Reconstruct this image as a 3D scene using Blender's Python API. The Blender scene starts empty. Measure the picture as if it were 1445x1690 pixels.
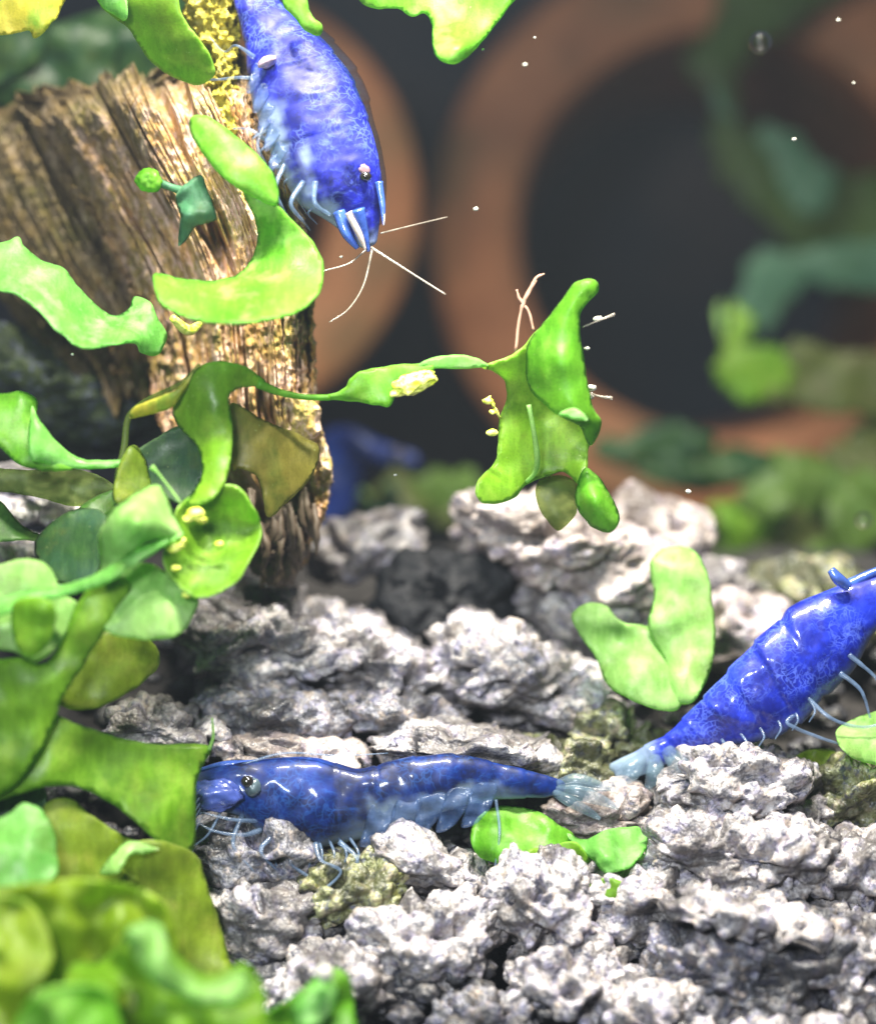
import bpy, bmesh, math, random
import numpy as np
from mathutils import Vector, Matrix
from mathutils.geometry import delaunay_2d_cdt

random.seed(7)
rng = np.random.RandomState(7)
C = bpy.context.scene.collection
sc = bpy.context.scene

# ------------------------------------------------------------------ camera
PITCH = math.radians(15)
DIST = 40.0
F = np.array([0, math.cos(PITCH), -math.sin(PITCH)])
U = np.array([0, math.sin(PITCH), math.cos(PITCH)])
R = np.array([1.0, 0, 0])
CENTER = np.array([0, 0, 9.0])
CAM = CENTER - F * DIST
cd = bpy.data.cameras.new('camera')
cam = bpy.data.objects.new('camera', cd)
C.objects.link(cam)
cam.location = CAM
cam.rotation_euler = (math.pi / 2 - PITCH, 0, 0)
cd.sensor_fit = 'VERTICAL'
cd.sensor_height = 36
cd.lens = 36 * DIST / 16.9
cd.clip_start = 0.5
cd.clip_end = 400
cd.dof.use_dof = True
cd.dof.focus_distance = DIST
cd.dof.aperture_fstop = cd.lens * 0.001 / 1.42
sc.camera = cam

# ------------------------------------------------------------------ world and lamps
w = bpy.data.worlds.new('World')
sc.world = w
w.use_nodes = True
w.node_tree.nodes['Background'].inputs[0].default_value = (0.40, 0.50, 0.66, 1)
w.node_tree.nodes['Background'].inputs[1].default_value = 0.17


def lamp(name, loc, target, sx, sy, power, col):
    l = bpy.data.lights.new(name, 'AREA')
    l.shape = 'RECTANGLE'
    l.size, l.size_y, l.energy, l.color = sx, sy, power, col
    o = bpy.data.objects.new(name, l)
    C.objects.link(o)
    o.location = loc
    o.rotation_euler = (Vector(target) - Vector(loc)).to_track_quat('-Z', 'Y').to_euler()
    return o


for lx, ly in ((-5, -8), (-1, -9), (3, -8), (7, -9)):
    lamp('tank_lamp', (lx, ly + 4, 36), (lx * 0.5, 2.0, 6), 1.3, 1.3, 3300, (1.0, 0.94, 0.82)).data.spread = math.radians(84)
lamp('front_lamp', (-8, -32, 26), (0, 0, 8), 7, 5, 4300, (0.90, 0.95, 1.0)).data.spread = math.radians(84)
sc.view_settings.view_transform = 'Standard'
sc.view_settings.look = 'None'
sc.view_settings.exposure = 0
sc.view_settings.gamma = 1
sc.cycles.use_denoising = True
sc.cycles.max_bounces = 8
sc.cycles.transparent_max_bounces = 12
sc.cycles.caustics_reflective = False
sc.cycles.caustics_refractive = False


# ------------------------------------------------------------------ helpers
def P(x, y, d):
    """photo pixel + distance behind the focus plane -> world point (arrays allowed)"""
    x = np.asarray(x, float); y = np.asarray(y, float); d = np.asarray(d, float)
    k = (DIST + d) / DIST
    u = (x - 722.5) / 100 * k
    v = (845 - y) / 100 * k
    return (CAM + np.multiply.outer(DIST + d, F) + np.multiply.outer(u, R) + np.multiply.outer(v, U))


_perm = rng.permutation(256)
_perm = np.concatenate([_perm, _perm, _perm])
_g = rng.normal(size=(256, 3)); _g /= np.linalg.norm(_g, axis=1)[:, None]


def perlin(p):
    p = np.asarray(p, float)
    i = np.floor(p).astype(int); f = p - i
    i &= 255
    u = f * f * f * (f * (f * 6 - 15) + 10)
    out = 0
    for dx in (0, 1):
        for dy in (0, 1):
            for dz in (0, 1):
                h = _perm[_perm[_perm[(i[..., 0] + dx) & 255] + ((i[..., 1] + dy) & 255)] + ((i[..., 2] + dz) & 255)]
                g = _g[h]
                dot = g[..., 0] * (f[..., 0] - dx) + g[..., 1] * (f[..., 1] - dy) + g[..., 2] * (f[..., 2] - dz)
                wx = u[..., 0] if dx else 1 - u[..., 0]
                wy = u[..., 1] if dy else 1 - u[..., 1]
                wz = u[..., 2] if dz else 1 - u[..., 2]
                out = out + dot * wx * wy * wz
    return out * 1.5


def fbm(p, oct=4, gain=0.5):
    p = np.asarray(p, float)
    a, s, out = 1.0, 1.0, 0
    for k in range(oct):
        out = out + a * perlin(p * s + k * 17.3)
        a *= gain; s *= 2.03
    return out


_off = rng.rand(256, 3)


def worley(p):
    p = np.asarray(p, float)
    i = np.floor(p).astype(int)
    best = np.full(p.shape[:-1], 9.0)
    for dx in (-1, 0, 1):
        for dy in (-1, 0, 1):
            for dz in (-1, 0, 1):
                c = i + np.array([dx, dy, dz])
                h = _perm[_perm[_perm[c[..., 0] & 255] + (c[..., 1] & 255)] + (c[..., 2] & 255)]
                q = c + _off[h] - p
                best = np.minimum(best, (q * q).sum(-1))
    return np.sqrt(best)


def sm(e0, e1, x):
    t = np.clip((x - e0) / (e1 - e0), 0, 1)
    return t * t * (3 - 2 * t)


def cr(pts, n, closed=False):
    """Catmull-Rom through pts (any dimension), n samples in all"""
    p = np.asarray(pts, float)
    m = len(p)
    if closed:
        q = np.vstack([p[-1], p, p[0], p[1]])
        seg = m
    else:
        q = np.vstack([2 * p[0] - p[1], p, 2 * p[-1] - p[-2]])
        seg = m - 1
    t = np.linspace(0, seg, n, endpoint=not closed)
    k = np.minimum(t.astype(int), seg - 1)
    f = (t - k)[:, None]
    a, b, c, d = q[k], q[k + 1], q[k + 2], q[k + 3]
    return 0.5 * (2 * b + (c - a) * f + (2 * a - 5 * b + 4 * c - d) * f ** 2 + (3 * b - a - 3 * c + d) * f ** 3)


def link_mesh(name, verts, faces, mat, parent=None, smooth=True, base=None, attr=None):
    verts = np.asarray(verts, float)
    o_ = np.array(parent['_base']) if parent is not None and '_base' in parent else (base if base is not None else np.zeros(3))
    me = bpy.data.meshes.new(name)
    v = verts - o_
    if isinstance(faces, np.ndarray):
        n, k = faces.shape
        me.vertices.add(len(v)); me.vertices.foreach_set('co', v.astype(np.float32).ravel())
        me.loops.add(n * k); me.loops.foreach_set('vertex_index', faces.astype(np.int32).ravel())
        me.polygons.add(n); me.polygons.foreach_set('loop_start', np.arange(0, n * k, k, dtype=np.int32))
        me.update(calc_edges=True)
        me.validate()
    else:
        me.from_pydata([tuple(q) for q in v], [], faces)
    if smooth:
        me.polygons.foreach_set('use_smooth', [True] * len(me.polygons))
    if attr is not None:
        a = me.attributes.new('mask', 'FLOAT', 'POINT')
        a.data.foreach_set('value', np.asarray(attr, np.float32))
    me.materials.append(mat)
    o = bpy.data.objects.new(name, me)
    C.objects.link(o)
    if parent is not None:
        o.parent = parent
    else:
        o.location = o_
    return o


def thing(name, label, cat, base, group=None):
    o = bpy.data.objects.new(name, None)
    C.objects.link(o)
    o.empty_display_size = 0.3
    o.location = base
    o['_base'] = [float(t) for t in base]
    return tag(o, label, cat, group)


def tag(o, label, cat, group=None, kind=None):
    if label: o['label'] = label
    if cat: o['category'] = cat
    if group: o['group'] = group
    if kind: o['kind'] = kind
    return o


# ------------------------------------------------------------------ materials
class NT:
    def __init__(s, name):
        s.m = bpy.data.materials.new(name)
        s.m.use_nodes = True
        s.n = s.m.node_tree.nodes; s.l = s.m.node_tree.links
        s.n.clear()
        s.out = s.n.new('ShaderNodeOutputMaterial')
        s.co = s.n.new('ShaderNodeTexCoord')

    def new(s, t, **kw):
        x = s.n.new(t)
        for k, v in kw.items(): setattr(x, k, v)
        return x

    def noise(s, scale, detail=4, rough=0.55, stretch=None, rot=None, dist=0.0):
        x = s.new('ShaderNodeTexNoise')
        x.inputs['Scale'].default_value = scale; x.inputs['Detail'].default_value = detail
        x.inputs['Roughness'].default_value = rough; x.inputs['Distortion'].default_value = dist
        mp = s.new('ShaderNodeMapping')
        if stretch: mp.inputs['Scale'].default_value = stretch
        if rot: mp.inputs['Rotation'].default_value = rot
        s.l.new(s.co.outputs['Object'], mp.inputs[0]); s.l.new(mp.outputs[0], x.inputs['Vector'])
        return x.outputs['Fac']

    def vor(s, scale, feature='F1', stretch=None, out='Distance'):
        x = s.new('ShaderNodeTexVoronoi', feature=feature)
        x.inputs['Scale'].default_value = scale
        mp = s.new('ShaderNodeMapping')
        if stretch: mp.inputs['Scale'].default_value = stretch
        s.l.new(s.co.outputs['Object'], mp.inputs[0]); s.l.new(mp.outputs[0], x.inputs['Vector'])
        return x.outputs[out]

    def ramp(s, fac, stops):
        x = s.new('ShaderNodeValToRGB')
        e = x.color_ramp.elements
        while len(e) < len(stops): e.new(0.5)
        for k, (p, c) in enumerate(stops):
            e[k].position = p
            e[k].color = (c, c, c, 1) if not hasattr(c, '__len__') else (*c, 1)
        s.l.new(fac, x.inputs[0])
        return x.outputs[0]

    def mix(s, fac, a, b, mode='MIX'):
        x = s.new('ShaderNodeMix', data_type='RGBA', blend_type=mode)
        for i, v in ((0, fac), (6, a), (7, b)):
            if isinstance(v, (int, float)): x.inputs[i].default_value = v
            elif isinstance(v, tuple): x.inputs[i].default_value = (*v, 1)
            else: s.l.new(v, x.inputs[i])
        return x.outputs[2]

    def bump(s, h, strength=0.3, dist=0.1, normal=None):
        x = s.new('ShaderNodeBump')
        x.inputs['Strength'].default_value = strength; x.inputs['Distance'].default_value = dist
        s.l.new(h, x.inputs['Height'])
        if normal: s.l.new(normal, x.inputs['Normal'])
        return x.outputs[0]

    def princ(s, col, rough=0.5, normal=None, coat=0, spec=0.5, **kw):
        x = s.new('ShaderNodeBsdfPrincipled')
        if isinstance(col, tuple): x.inputs['Base Color'].default_value = (*col, 1)
        else: s.l.new(col, x.inputs['Base Color'])
        if isinstance(rough, (int, float)): x.inputs['Roughness'].default_value = rough
        else: s.l.new(rough, x.inputs['Roughness'])
        x.inputs['Coat Weight'].default_value = coat
        x.inputs['Coat Roughness'].default_value = 0.12
        x.inputs['Specular IOR Level'].default_value = spec
        for k, v in kw.items(): x.inputs[k.replace('_', ' ')].default_value = v
        if normal: s.l.new(normal, x.inputs['Normal'])
        return x.outputs[0]

    def attr(s, name='mask'):
        return s.new('ShaderNodeAttribute', attribute_name=name).outputs['Fac']

    def shmix(s, fac, a, b):
        x = s.new('ShaderNodeMixShader')
        if isinstance(fac, (int, float)): x.inputs[0].default_value = fac
        else: s.l.new(fac, x.inputs[0])
        s.l.new(a, x.inputs[1]); s.l.new(b, x.inputs[2])
        return x.outputs[0]

    def end(s, sh):
        s.l.new(sh, s.out.inputs[0])
        return s.m


def leaf_mat(name, c1, c2, c3=None, rough=0.42, trans=0.62, clear=0.10, spec=0.4):
    m = NT(name)
    a = m.ramp(m.noise(0.9, 3), [(0.35, c1), (0.68, c2)])
    if c3: a = m.mix(m.ramp(m.noise(1.7, 3, rot=(1, 2, 0.4)), [(0.5, 0.0), (0.68, 1.0)]), a, c3)
    cells = m.vor(22)
    a = m.mix(0.35, a, m.ramp(cells, [(0.0, (0.45, 0.5, 0.4)), (0.6, (1.0, 1.0, 1.0))]), 'MULTIPLY')
    a = m.mix(m.ramp(m.noise(2.4, 4, 0.6, stretch=(3.5, 1, 1), rot=(0.3, 0.6, 0.8)), [(0.45, 0.0), (0.75, 0.5)]), a, tuple(min(1, c * 1.35 + 0.02) for c in c2))
    a = m.mix(m.ramp(m.noise(1.3, 4, 0.6, rot=(2, 0.6, 0.8)), [(0.5, 0.0), (0.72, 0.45)]), a, tuple(c * 0.6 for c in c1))
    rim = m.attr()
    a = m.mix(m.ramp(rim, [(0.55, 0.0), (0.95, 0.65)]), a, tuple(min(1, c * 1.2 + 0.08) for c in c2))
    a = m.mix(m.ramp(m.noise(1.1, 4, 0.65, rot=(1, 0, 2)), [(0.55, 0.0), (0.68, 0.28)]), a, (0.16, 0.18, 0.02))
    # small pale flecks of algae
    a = m.mix(m.ramp(m.noise(14, 2), [(0.72, 0.0), (0.78, 0.45)]), a, (0.6, 0.75, 0.3))
    nrm = m.bump(m.noise(3.5, 4, 0.55), 0.06, 0.05)
    nrm = m.bump(cells, 0.12, 0.015, nrm)
    ro = m.ramp(m.noise(2.2, 3), [(0.3, rough - 0.1), (0.7, rough + 0.16)])
    p = m.princ(a, ro, nrm, coat=0.0, spec=spec)
    t = m.new('ShaderNodeBsdfTranslucent')
    tc = m.mix(1.0, a, (0.8, 1.0, 0.5), 'MULTIPLY')
    m.l.new(tc, t.inputs[0]); m.l.new(nrm, t.inputs[1])
    s = m.shmix(trans, p, t.outputs[0])
    if clear:
        tr = m.new('ShaderNodeBsdfTransparent'); tr.inputs[0].default_value = (0.75, 0.85, 0.5, 1)
        s = m.shmix(clear, s, tr.outputs[0])
    return m.end(s)


LIME = leaf_mat('leaf_lime', (0.11, 0.38, 0.015), (0.22, 0.54, 0.04), (0.36, 0.66, 0.14))
FRESH = leaf_mat('leaf_fresh', (0.09, 0.32, 0.012), (0.17, 0.45, 0.02), (0.24, 0.50, 0.06))
MINT = leaf_mat('leaf_mint', (0.13, 0.42, 0.06), (0.25, 0.58, 0.13), (0.42, 0.70, 0.30))
GRASS = leaf_mat('leaf_grass', (0.14, 0.33, 0.012), (0.23, 0.46, 0.02), (0.32, 0.52, 0.05))
OLIVE = leaf_mat('leaf_olive', (0.16, 0.26, 0.015), (0.27, 0.38, 0.02), (0.34, 0.40, 0.05), clear=0.15)
BROWN = leaf_mat('leaf_brown', (0.22, 0.20, 0.03), (0.33, 0.28, 0.05), (0.16, 0.2, 0.03), clear=0.12)
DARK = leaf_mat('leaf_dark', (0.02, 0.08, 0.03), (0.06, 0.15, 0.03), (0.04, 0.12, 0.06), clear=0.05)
YELLOW = leaf_mat('leaf_yellow', (0.45, 0.45, 0.03), (0.60, 0.50, 0.06), (0.28, 0.50, 0.05))
TEAL = leaf_mat('leaf_teal', (0.035, 0.13, 0.06), (0.06, 0.2, 0.09), (0.10, 0.26, 0.15), trans=0.3)
HAZEG = leaf_mat('leaf_far', (0.11, 0.20, 0.03), (0.17, 0.30, 0.05), (0.17, 0.30, 0.09), clear=0.08)
HAZET = leaf_mat('leaf_far_teal', (0.09, 0.23, 0.14), (0.14, 0.32, 0.20), (0.18, 0.36, 0.24), clear=0.15)
MURK = leaf_mat('leaf_murk', (0.11, 0.15, 0.03), (0.16, 0.19, 0.05), (0.16, 0.16, 0.06), clear=0.15)
PALE = leaf_mat('leaf_pale', (0.26, 0.52, 0.12), (0.42, 0.66, 0.22), (0.55, 0.76, 0.36))
BACKG = leaf_mat('leaf_back', (0.04, 0.13, 0.02), (0.09, 0.24, 0.02), (0.07, 0.2, 0.05))
FILM = leaf_mat('leaf_film', (0.15, 0.22, 0.04), (0.22, 0.3, 0.08), clear=0.5)


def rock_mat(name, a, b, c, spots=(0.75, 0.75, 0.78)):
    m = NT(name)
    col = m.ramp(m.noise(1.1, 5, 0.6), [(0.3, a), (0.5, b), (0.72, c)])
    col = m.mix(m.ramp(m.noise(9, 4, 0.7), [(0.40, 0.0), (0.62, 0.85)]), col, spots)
    col = m.mix(m.ramp(m.noise(4.5, 4, 0.7, rot=(1, 1, 0)), [(0.5, 0.0), (0.66, 0.5)]), col, (0.42, 0.33, 0.25) if name not in ('shade_moss_stone', 'hollow_shade_stone') else c)
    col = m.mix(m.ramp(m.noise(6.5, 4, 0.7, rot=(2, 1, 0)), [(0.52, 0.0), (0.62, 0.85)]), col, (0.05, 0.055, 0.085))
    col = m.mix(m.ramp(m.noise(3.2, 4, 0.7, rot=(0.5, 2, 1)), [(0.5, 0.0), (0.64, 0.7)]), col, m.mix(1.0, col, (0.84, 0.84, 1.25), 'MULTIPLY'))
    # shade of the smooth stone faces painted into the colour as noise patches
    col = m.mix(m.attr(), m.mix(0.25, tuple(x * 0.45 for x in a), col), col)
    if name == 'hollow_shade_stone': col = m.ramp(m.noise(3, 4), [(0.3, a), (0.7, c)])
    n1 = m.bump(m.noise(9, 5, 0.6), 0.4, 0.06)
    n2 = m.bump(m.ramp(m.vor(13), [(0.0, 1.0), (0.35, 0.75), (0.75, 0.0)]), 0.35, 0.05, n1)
    return m.end(m.princ(col, m.ramp(m.noise(12, 3), [(0.3, 0.22), (0.7, 0.7)]), n2, spec=0.05 if name in ('hollow_shade_stone', 'shade_moss_stone') else 0.5))


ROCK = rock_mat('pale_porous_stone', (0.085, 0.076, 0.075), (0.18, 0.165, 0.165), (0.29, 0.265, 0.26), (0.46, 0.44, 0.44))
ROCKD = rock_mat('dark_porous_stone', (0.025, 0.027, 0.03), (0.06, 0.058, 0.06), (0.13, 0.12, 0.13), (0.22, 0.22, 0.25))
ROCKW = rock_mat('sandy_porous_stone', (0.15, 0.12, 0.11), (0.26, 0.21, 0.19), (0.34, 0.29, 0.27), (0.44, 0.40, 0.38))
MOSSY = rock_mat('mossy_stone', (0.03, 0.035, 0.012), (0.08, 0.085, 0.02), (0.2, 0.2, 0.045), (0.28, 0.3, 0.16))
HOLLOW_SHADE = rock_mat('hollow_shade_stone', (0.008, 0.009, 0.011), (0.016, 0.016, 0.018), (0.03, 0.03, 0.032), (0.035, 0.036, 0.04))  # near-black colour painted in for the shade of the hollow
SHADY = rock_mat('shade_moss_stone', (0.01, 0.018, 0.01), (0.025, 0.035, 0.015), (0.035, 0.045, 0.015), (0.03, 0.04, 0.02))  # moss tone darkened to paint in the shade beside the driftwood

m = NT('driftwood')
gr = m.noise(2.0, 6, 0.65, stretch=(3.0, 3.0, 0.35), rot=(0.0, 0.32, 0.0))
col = m.ramp(gr, [(0.25, (0.26, 0.12, 0.04)), (0.42, (0.50, 0.27, 0.09)), (0.56, (0.72, 0.44, 0.17)), (0.72, (0.82, 0.55, 0.28))])
col = m.mix(m.ramp(m.noise(1.1, 3, rot=(1, 0, 0)), [(0.45, 0.0), (0.66, 0.7)]), col, (0.30, 0.28, 0.06))
col = m.mix(m.ramp(m.noise(5, 5, 0.7, stretch=(1, 1, 0.5)), [(0.46, 0.0), (0.6, 0.85)]), col, (0.88, 0.62, 0.52))
col = m.mix(m.attr(), m.mix(0.85, col, (0.045, 0.045, 0.015)), col)  # shade on the left side and top painted into the wood colour
stk = m.noise(1.6, 5, 0.7, stretch=(11, 8, 0.55), rot=(0.0, 0.25, 0.0), dist=0.3)
col = m.mix(m.ramp(stk, [(0.30, 0.9), (0.44, 0.0)]), col, (0.05, 0.028, 0.018))
col = m.mix(m.ramp(stk, [(0.56, 0.0), (0.70, 0.5)]), col, (0.80, 0.66, 0.42))
n1 = m.bump(stk, 0.6, 0.10)
n1 = m.bump(gr, 0.5, 0.10, n1)
n1 = m.bump(m.noise(11, 6, 0.7, stretch=(1.6, 1.6, 0.5), rot=(0, 0.3, 0)), 0.8, 0.06, n1)
WOOD = m.end(m.princ(col, 0.9, n1, spec=0.1))

m = NT('moss')
col = m.ramp(m.noise(4, 5, 0.7), [(0.3, (0.10, 0.12, 0.01)), (0.5, (0.5, 0.42, 0.03)), (0.7, (0.72, 0.68, 0.25))])
MOSS = m.end(m.princ(col, 0.6, m.bump(m.noise(12, 6, 0.7), 0.9, 0.1)))

m = NT('terracotta')
col = m.ramp(m.noise(0.6, 4, 0.6), [(0.3, (0.32, 0.12, 0.045)), (0.7, (0.52, 0.21, 0.085))])
col = m.mix(m.ramp(m.noise(0.25, 2), [(0.42, 0.0), (0.62, 0.75)]), col, (0.12, 0.085, 0.03))
TERRA = m.end(m.princ(col, 0.7, m.bump(m.noise(6, 5), 0.3, 0.05)))

m = NT('tank_back')
col = m.ramp(m.noise(0.16, 3), [(0.42, (0.012, 0.022, 0.04)), (0.65, (0.06, 0.05, 0.05))])
BACK = m.end(m.princ(col, 0.8))

m = NT('soil')
col = m.ramp(m.noise(3, 6, 0.7), [(0.3, (0.012, 0.012, 0.014)), (0.6, (0.04, 0.036, 0.034)), (0.8, (0.16, 0.15, 0.17))])
SOIL = m.end(m.princ(col, 0.95, m.bump(m.noise(6, 6, 0.7), 1.0, 0.15)))


def shrimp_mat(name, deep, mid, hi, scale=1.6, streak=(1, 1, 1), rot=(0, 0, 0), amt=0.5, coat=0.5):
    m = NT(name)
    col = m.ramp(m.noise(scale, 5, 0.65), [(0.38, deep), (0.60, mid)])
    st = m.noise(scale * 2.6, 5, 0.7, stretch=streak, rot=rot, dist=1.2)
    col = m.mix(m.ramp(st, [(0.54, 0.0), (0.74, amt)]), col, hi)
    col = m.mix(m.ramp(m.noise(scale * 13, 3, 0.6), [(0.5, 0.0), (0.72, 0.5)]), col, mid)
    col = m.mix(m.ramp(m.noise(scale * 0.8, 4, 0.7, rot=(0.2, 1.7, 0.5)), [(0.46, 0.0), (0.60, 0.75)]), col, deep)
    # pigment gathered in branching cells, pale lines between them
    vv = m.new('ShaderNodeTexVoronoi', feature='DISTANCE_TO_EDGE'); vv.inputs['Scale'].default_value = scale * 4.5
    wp = m.new('ShaderNodeVectorMath', operation='ADD'); m.l.new(m.co.outputs['Object'], wp.inputs[0])
    nn = m.new('ShaderNodeTexNoise'); nn.inputs['Scale'].default_value = 3; m.l.new(m.co.outputs['Object'], nn.inputs['Vector'])
    m.l.new(nn.outputs['Color'], wp.inputs[1]); m.l.new(wp.outputs[0], vv.inputs['Vector'])
    col = m.mix(m.mix(1.0, m.ramp(vv.outputs['Distance'], [(0.0, 0.7), (0.12, 0.0)]), m.ramp(m.noise(scale * 1.3, 2, rot=(3, 1, 2)), [(0.42, 0.0), (0.6, amt)]), 'MULTIPLY'), col, hi)
    at = m.attr()
    col = m.mix(at, col, (0.34, 0.46, 0.55))
    n = m.bump(m.noise(7, 3, 0.5), 0.07, 0.04)
    p = m.princ(col, 0.48, n, coat=coat, spec=0.22)
    tr = m.new('ShaderNodeBsdfTransparent'); tr.inputs[0].default_value = (0.75, 0.85, 0.95, 1)
    f = m.new('ShaderNodeMath', operation='MULTIPLY'); m.l.new(at, f.inputs[0]); f.inputs[1].default_value = 0.6
    return m.end(m.shmix(f.outputs[0], p, tr.outputs[0]))


BLUE1 = shrimp_mat('shrimp_violet_blue', (0.003, 0.005, 0.07), (0.014, 0.02, 0.38), (0.10, 0.16, 0.44), 1.2, (1.0, 1, 1.6), (0, 0.5, 0), 0.6, 0.0)
BLUE2 = shrimp_mat('shrimp_navy', (0.001, 0.003, 0.02), (0.002, 0.018, 0.145), (0.02, 0.09, 0.32), 1.0, (1, 1, 2), (0, 0, 0), 0.5, 0.25)
BLUE3 = shrimp_mat('shrimp_cobalt', (0.003, 0.007, 0.14), (0.012, 0.03, 0.45), (0.12, 0.20, 0.75), 1.3, (1, 1, 1), (0, 0, 0), 0.55)


def clear_mat(name, col, clear, rough=0.25):
    m = NT(name)
    p = m.princ(m.ramp(m.noise(5, 4), [(0.35, tuple(c * 0.6 for c in col)), (0.65, col)]), rough, m.bump(m.noise(8, 3), 0.3, 0.04), coat=0.5)
    tr = m.new('ShaderNodeBsdfTransparent')
    return m.end(m.shmix(clear, p, tr.outputs[0]))


LEGS = clear_mat('shrimp_leg', (0.14, 0.22, 0.36), 0.66)
LEGB = clear_mat('shrimp_leg_blue', (0.05, 0.12, 0.50), 0.15)
FAN = clear_mat('shrimp_fan', (0.18, 0.28, 0.36), 0.74)
SHELL = clear_mat('shrimp_shell', (0.004, 0.015, 0.03), 0.62, 0.15)
SWIM = clear_mat('shrimp_swimmeret', (0.05, 0.11, 0.28), 0.78, 0.5)
FEEL = clear_mat('shrimp_antenna', (0.34, 0.30, 0.25), 0.4)
m = NT('eye'); EYE = m.end(m.princ((0.012, 0.01, 0.008), 0.12, coat=1))
m = NT('eye_ring'); EYER = m.end(m.princ((0.20, 0.12, 0.14), 0.4))
BLUE4 = shrimp_mat('shrimp_midnight', (0.001, 0.004, 0.03), (0.003, 0.016, 0.12), (0.02, 0.06, 0.16), 1.0, (1, 1, 1), (0, 0, 0), 0.3, 0.0)
m = NT('speck'); SPECK = m.end(m.princ((0.42, 0.42, 0.36), 0.6))
m = NT('egg_yellow'); EGGY = m.end(m.princ(m.ramp(m.noise(9, 3), [(0.4, (0.45, 0.55, 0.03)), (0.6, (0.80, 0.80, 0.20))]), 0.35, m.bump(m.noise(9, 4), 0.6, 0.06)))
m = NT('bark_hair'); HAIR = m.end(m.princ((0.08, 0.055, 0.035), 0.6))
m = NT('brown_hair'); HAIRB = m.end(m.princ((0.30, 0.16, 0.11), 0.6))
m = NT('bubble')
gl = m.new('ShaderNodeBsdfGlossy'); gl.inputs['Roughness'].default_value = 0.1
tr = m.new('ShaderNodeBsdfTransparent')
lw = m.new('ShaderNodeFresnel'); lw.inputs[0].default_value = 1.25
BUB = m.end(m.shmix(lw.outputs[0], tr.outputs[0], gl.outputs[0]))


# ------------------------------------------------------------------ shape builders
def tps(xy, z):
    n = len(xy)
    d = np.linalg.norm(xy[:, None] - xy[None], axis=2)
    K = np.where(d > 1e-9, d * d * np.log(d + 1e-12), 0) + np.eye(n) * 1e-3
    Pm = np.hstack([np.ones((n, 1)), xy])
    A = np.zeros((n + 3, n + 3)); A[:n, :n] = K; A[:n, n:] = Pm; A[n:, :n] = Pm.T
    s = np.linalg.lstsq(A, np.concatenate([z, [0, 0, 0]]), rcond=None)[0]

    def f(q):
        d = np.linalg.norm(q[:, None] - xy[None], axis=2)
        return np.where(d > 1e-9, d * d * np.log(d + 1e-12), 0) @ s[:n] + s[n] + q @ s[n + 1:]
    return f


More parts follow.
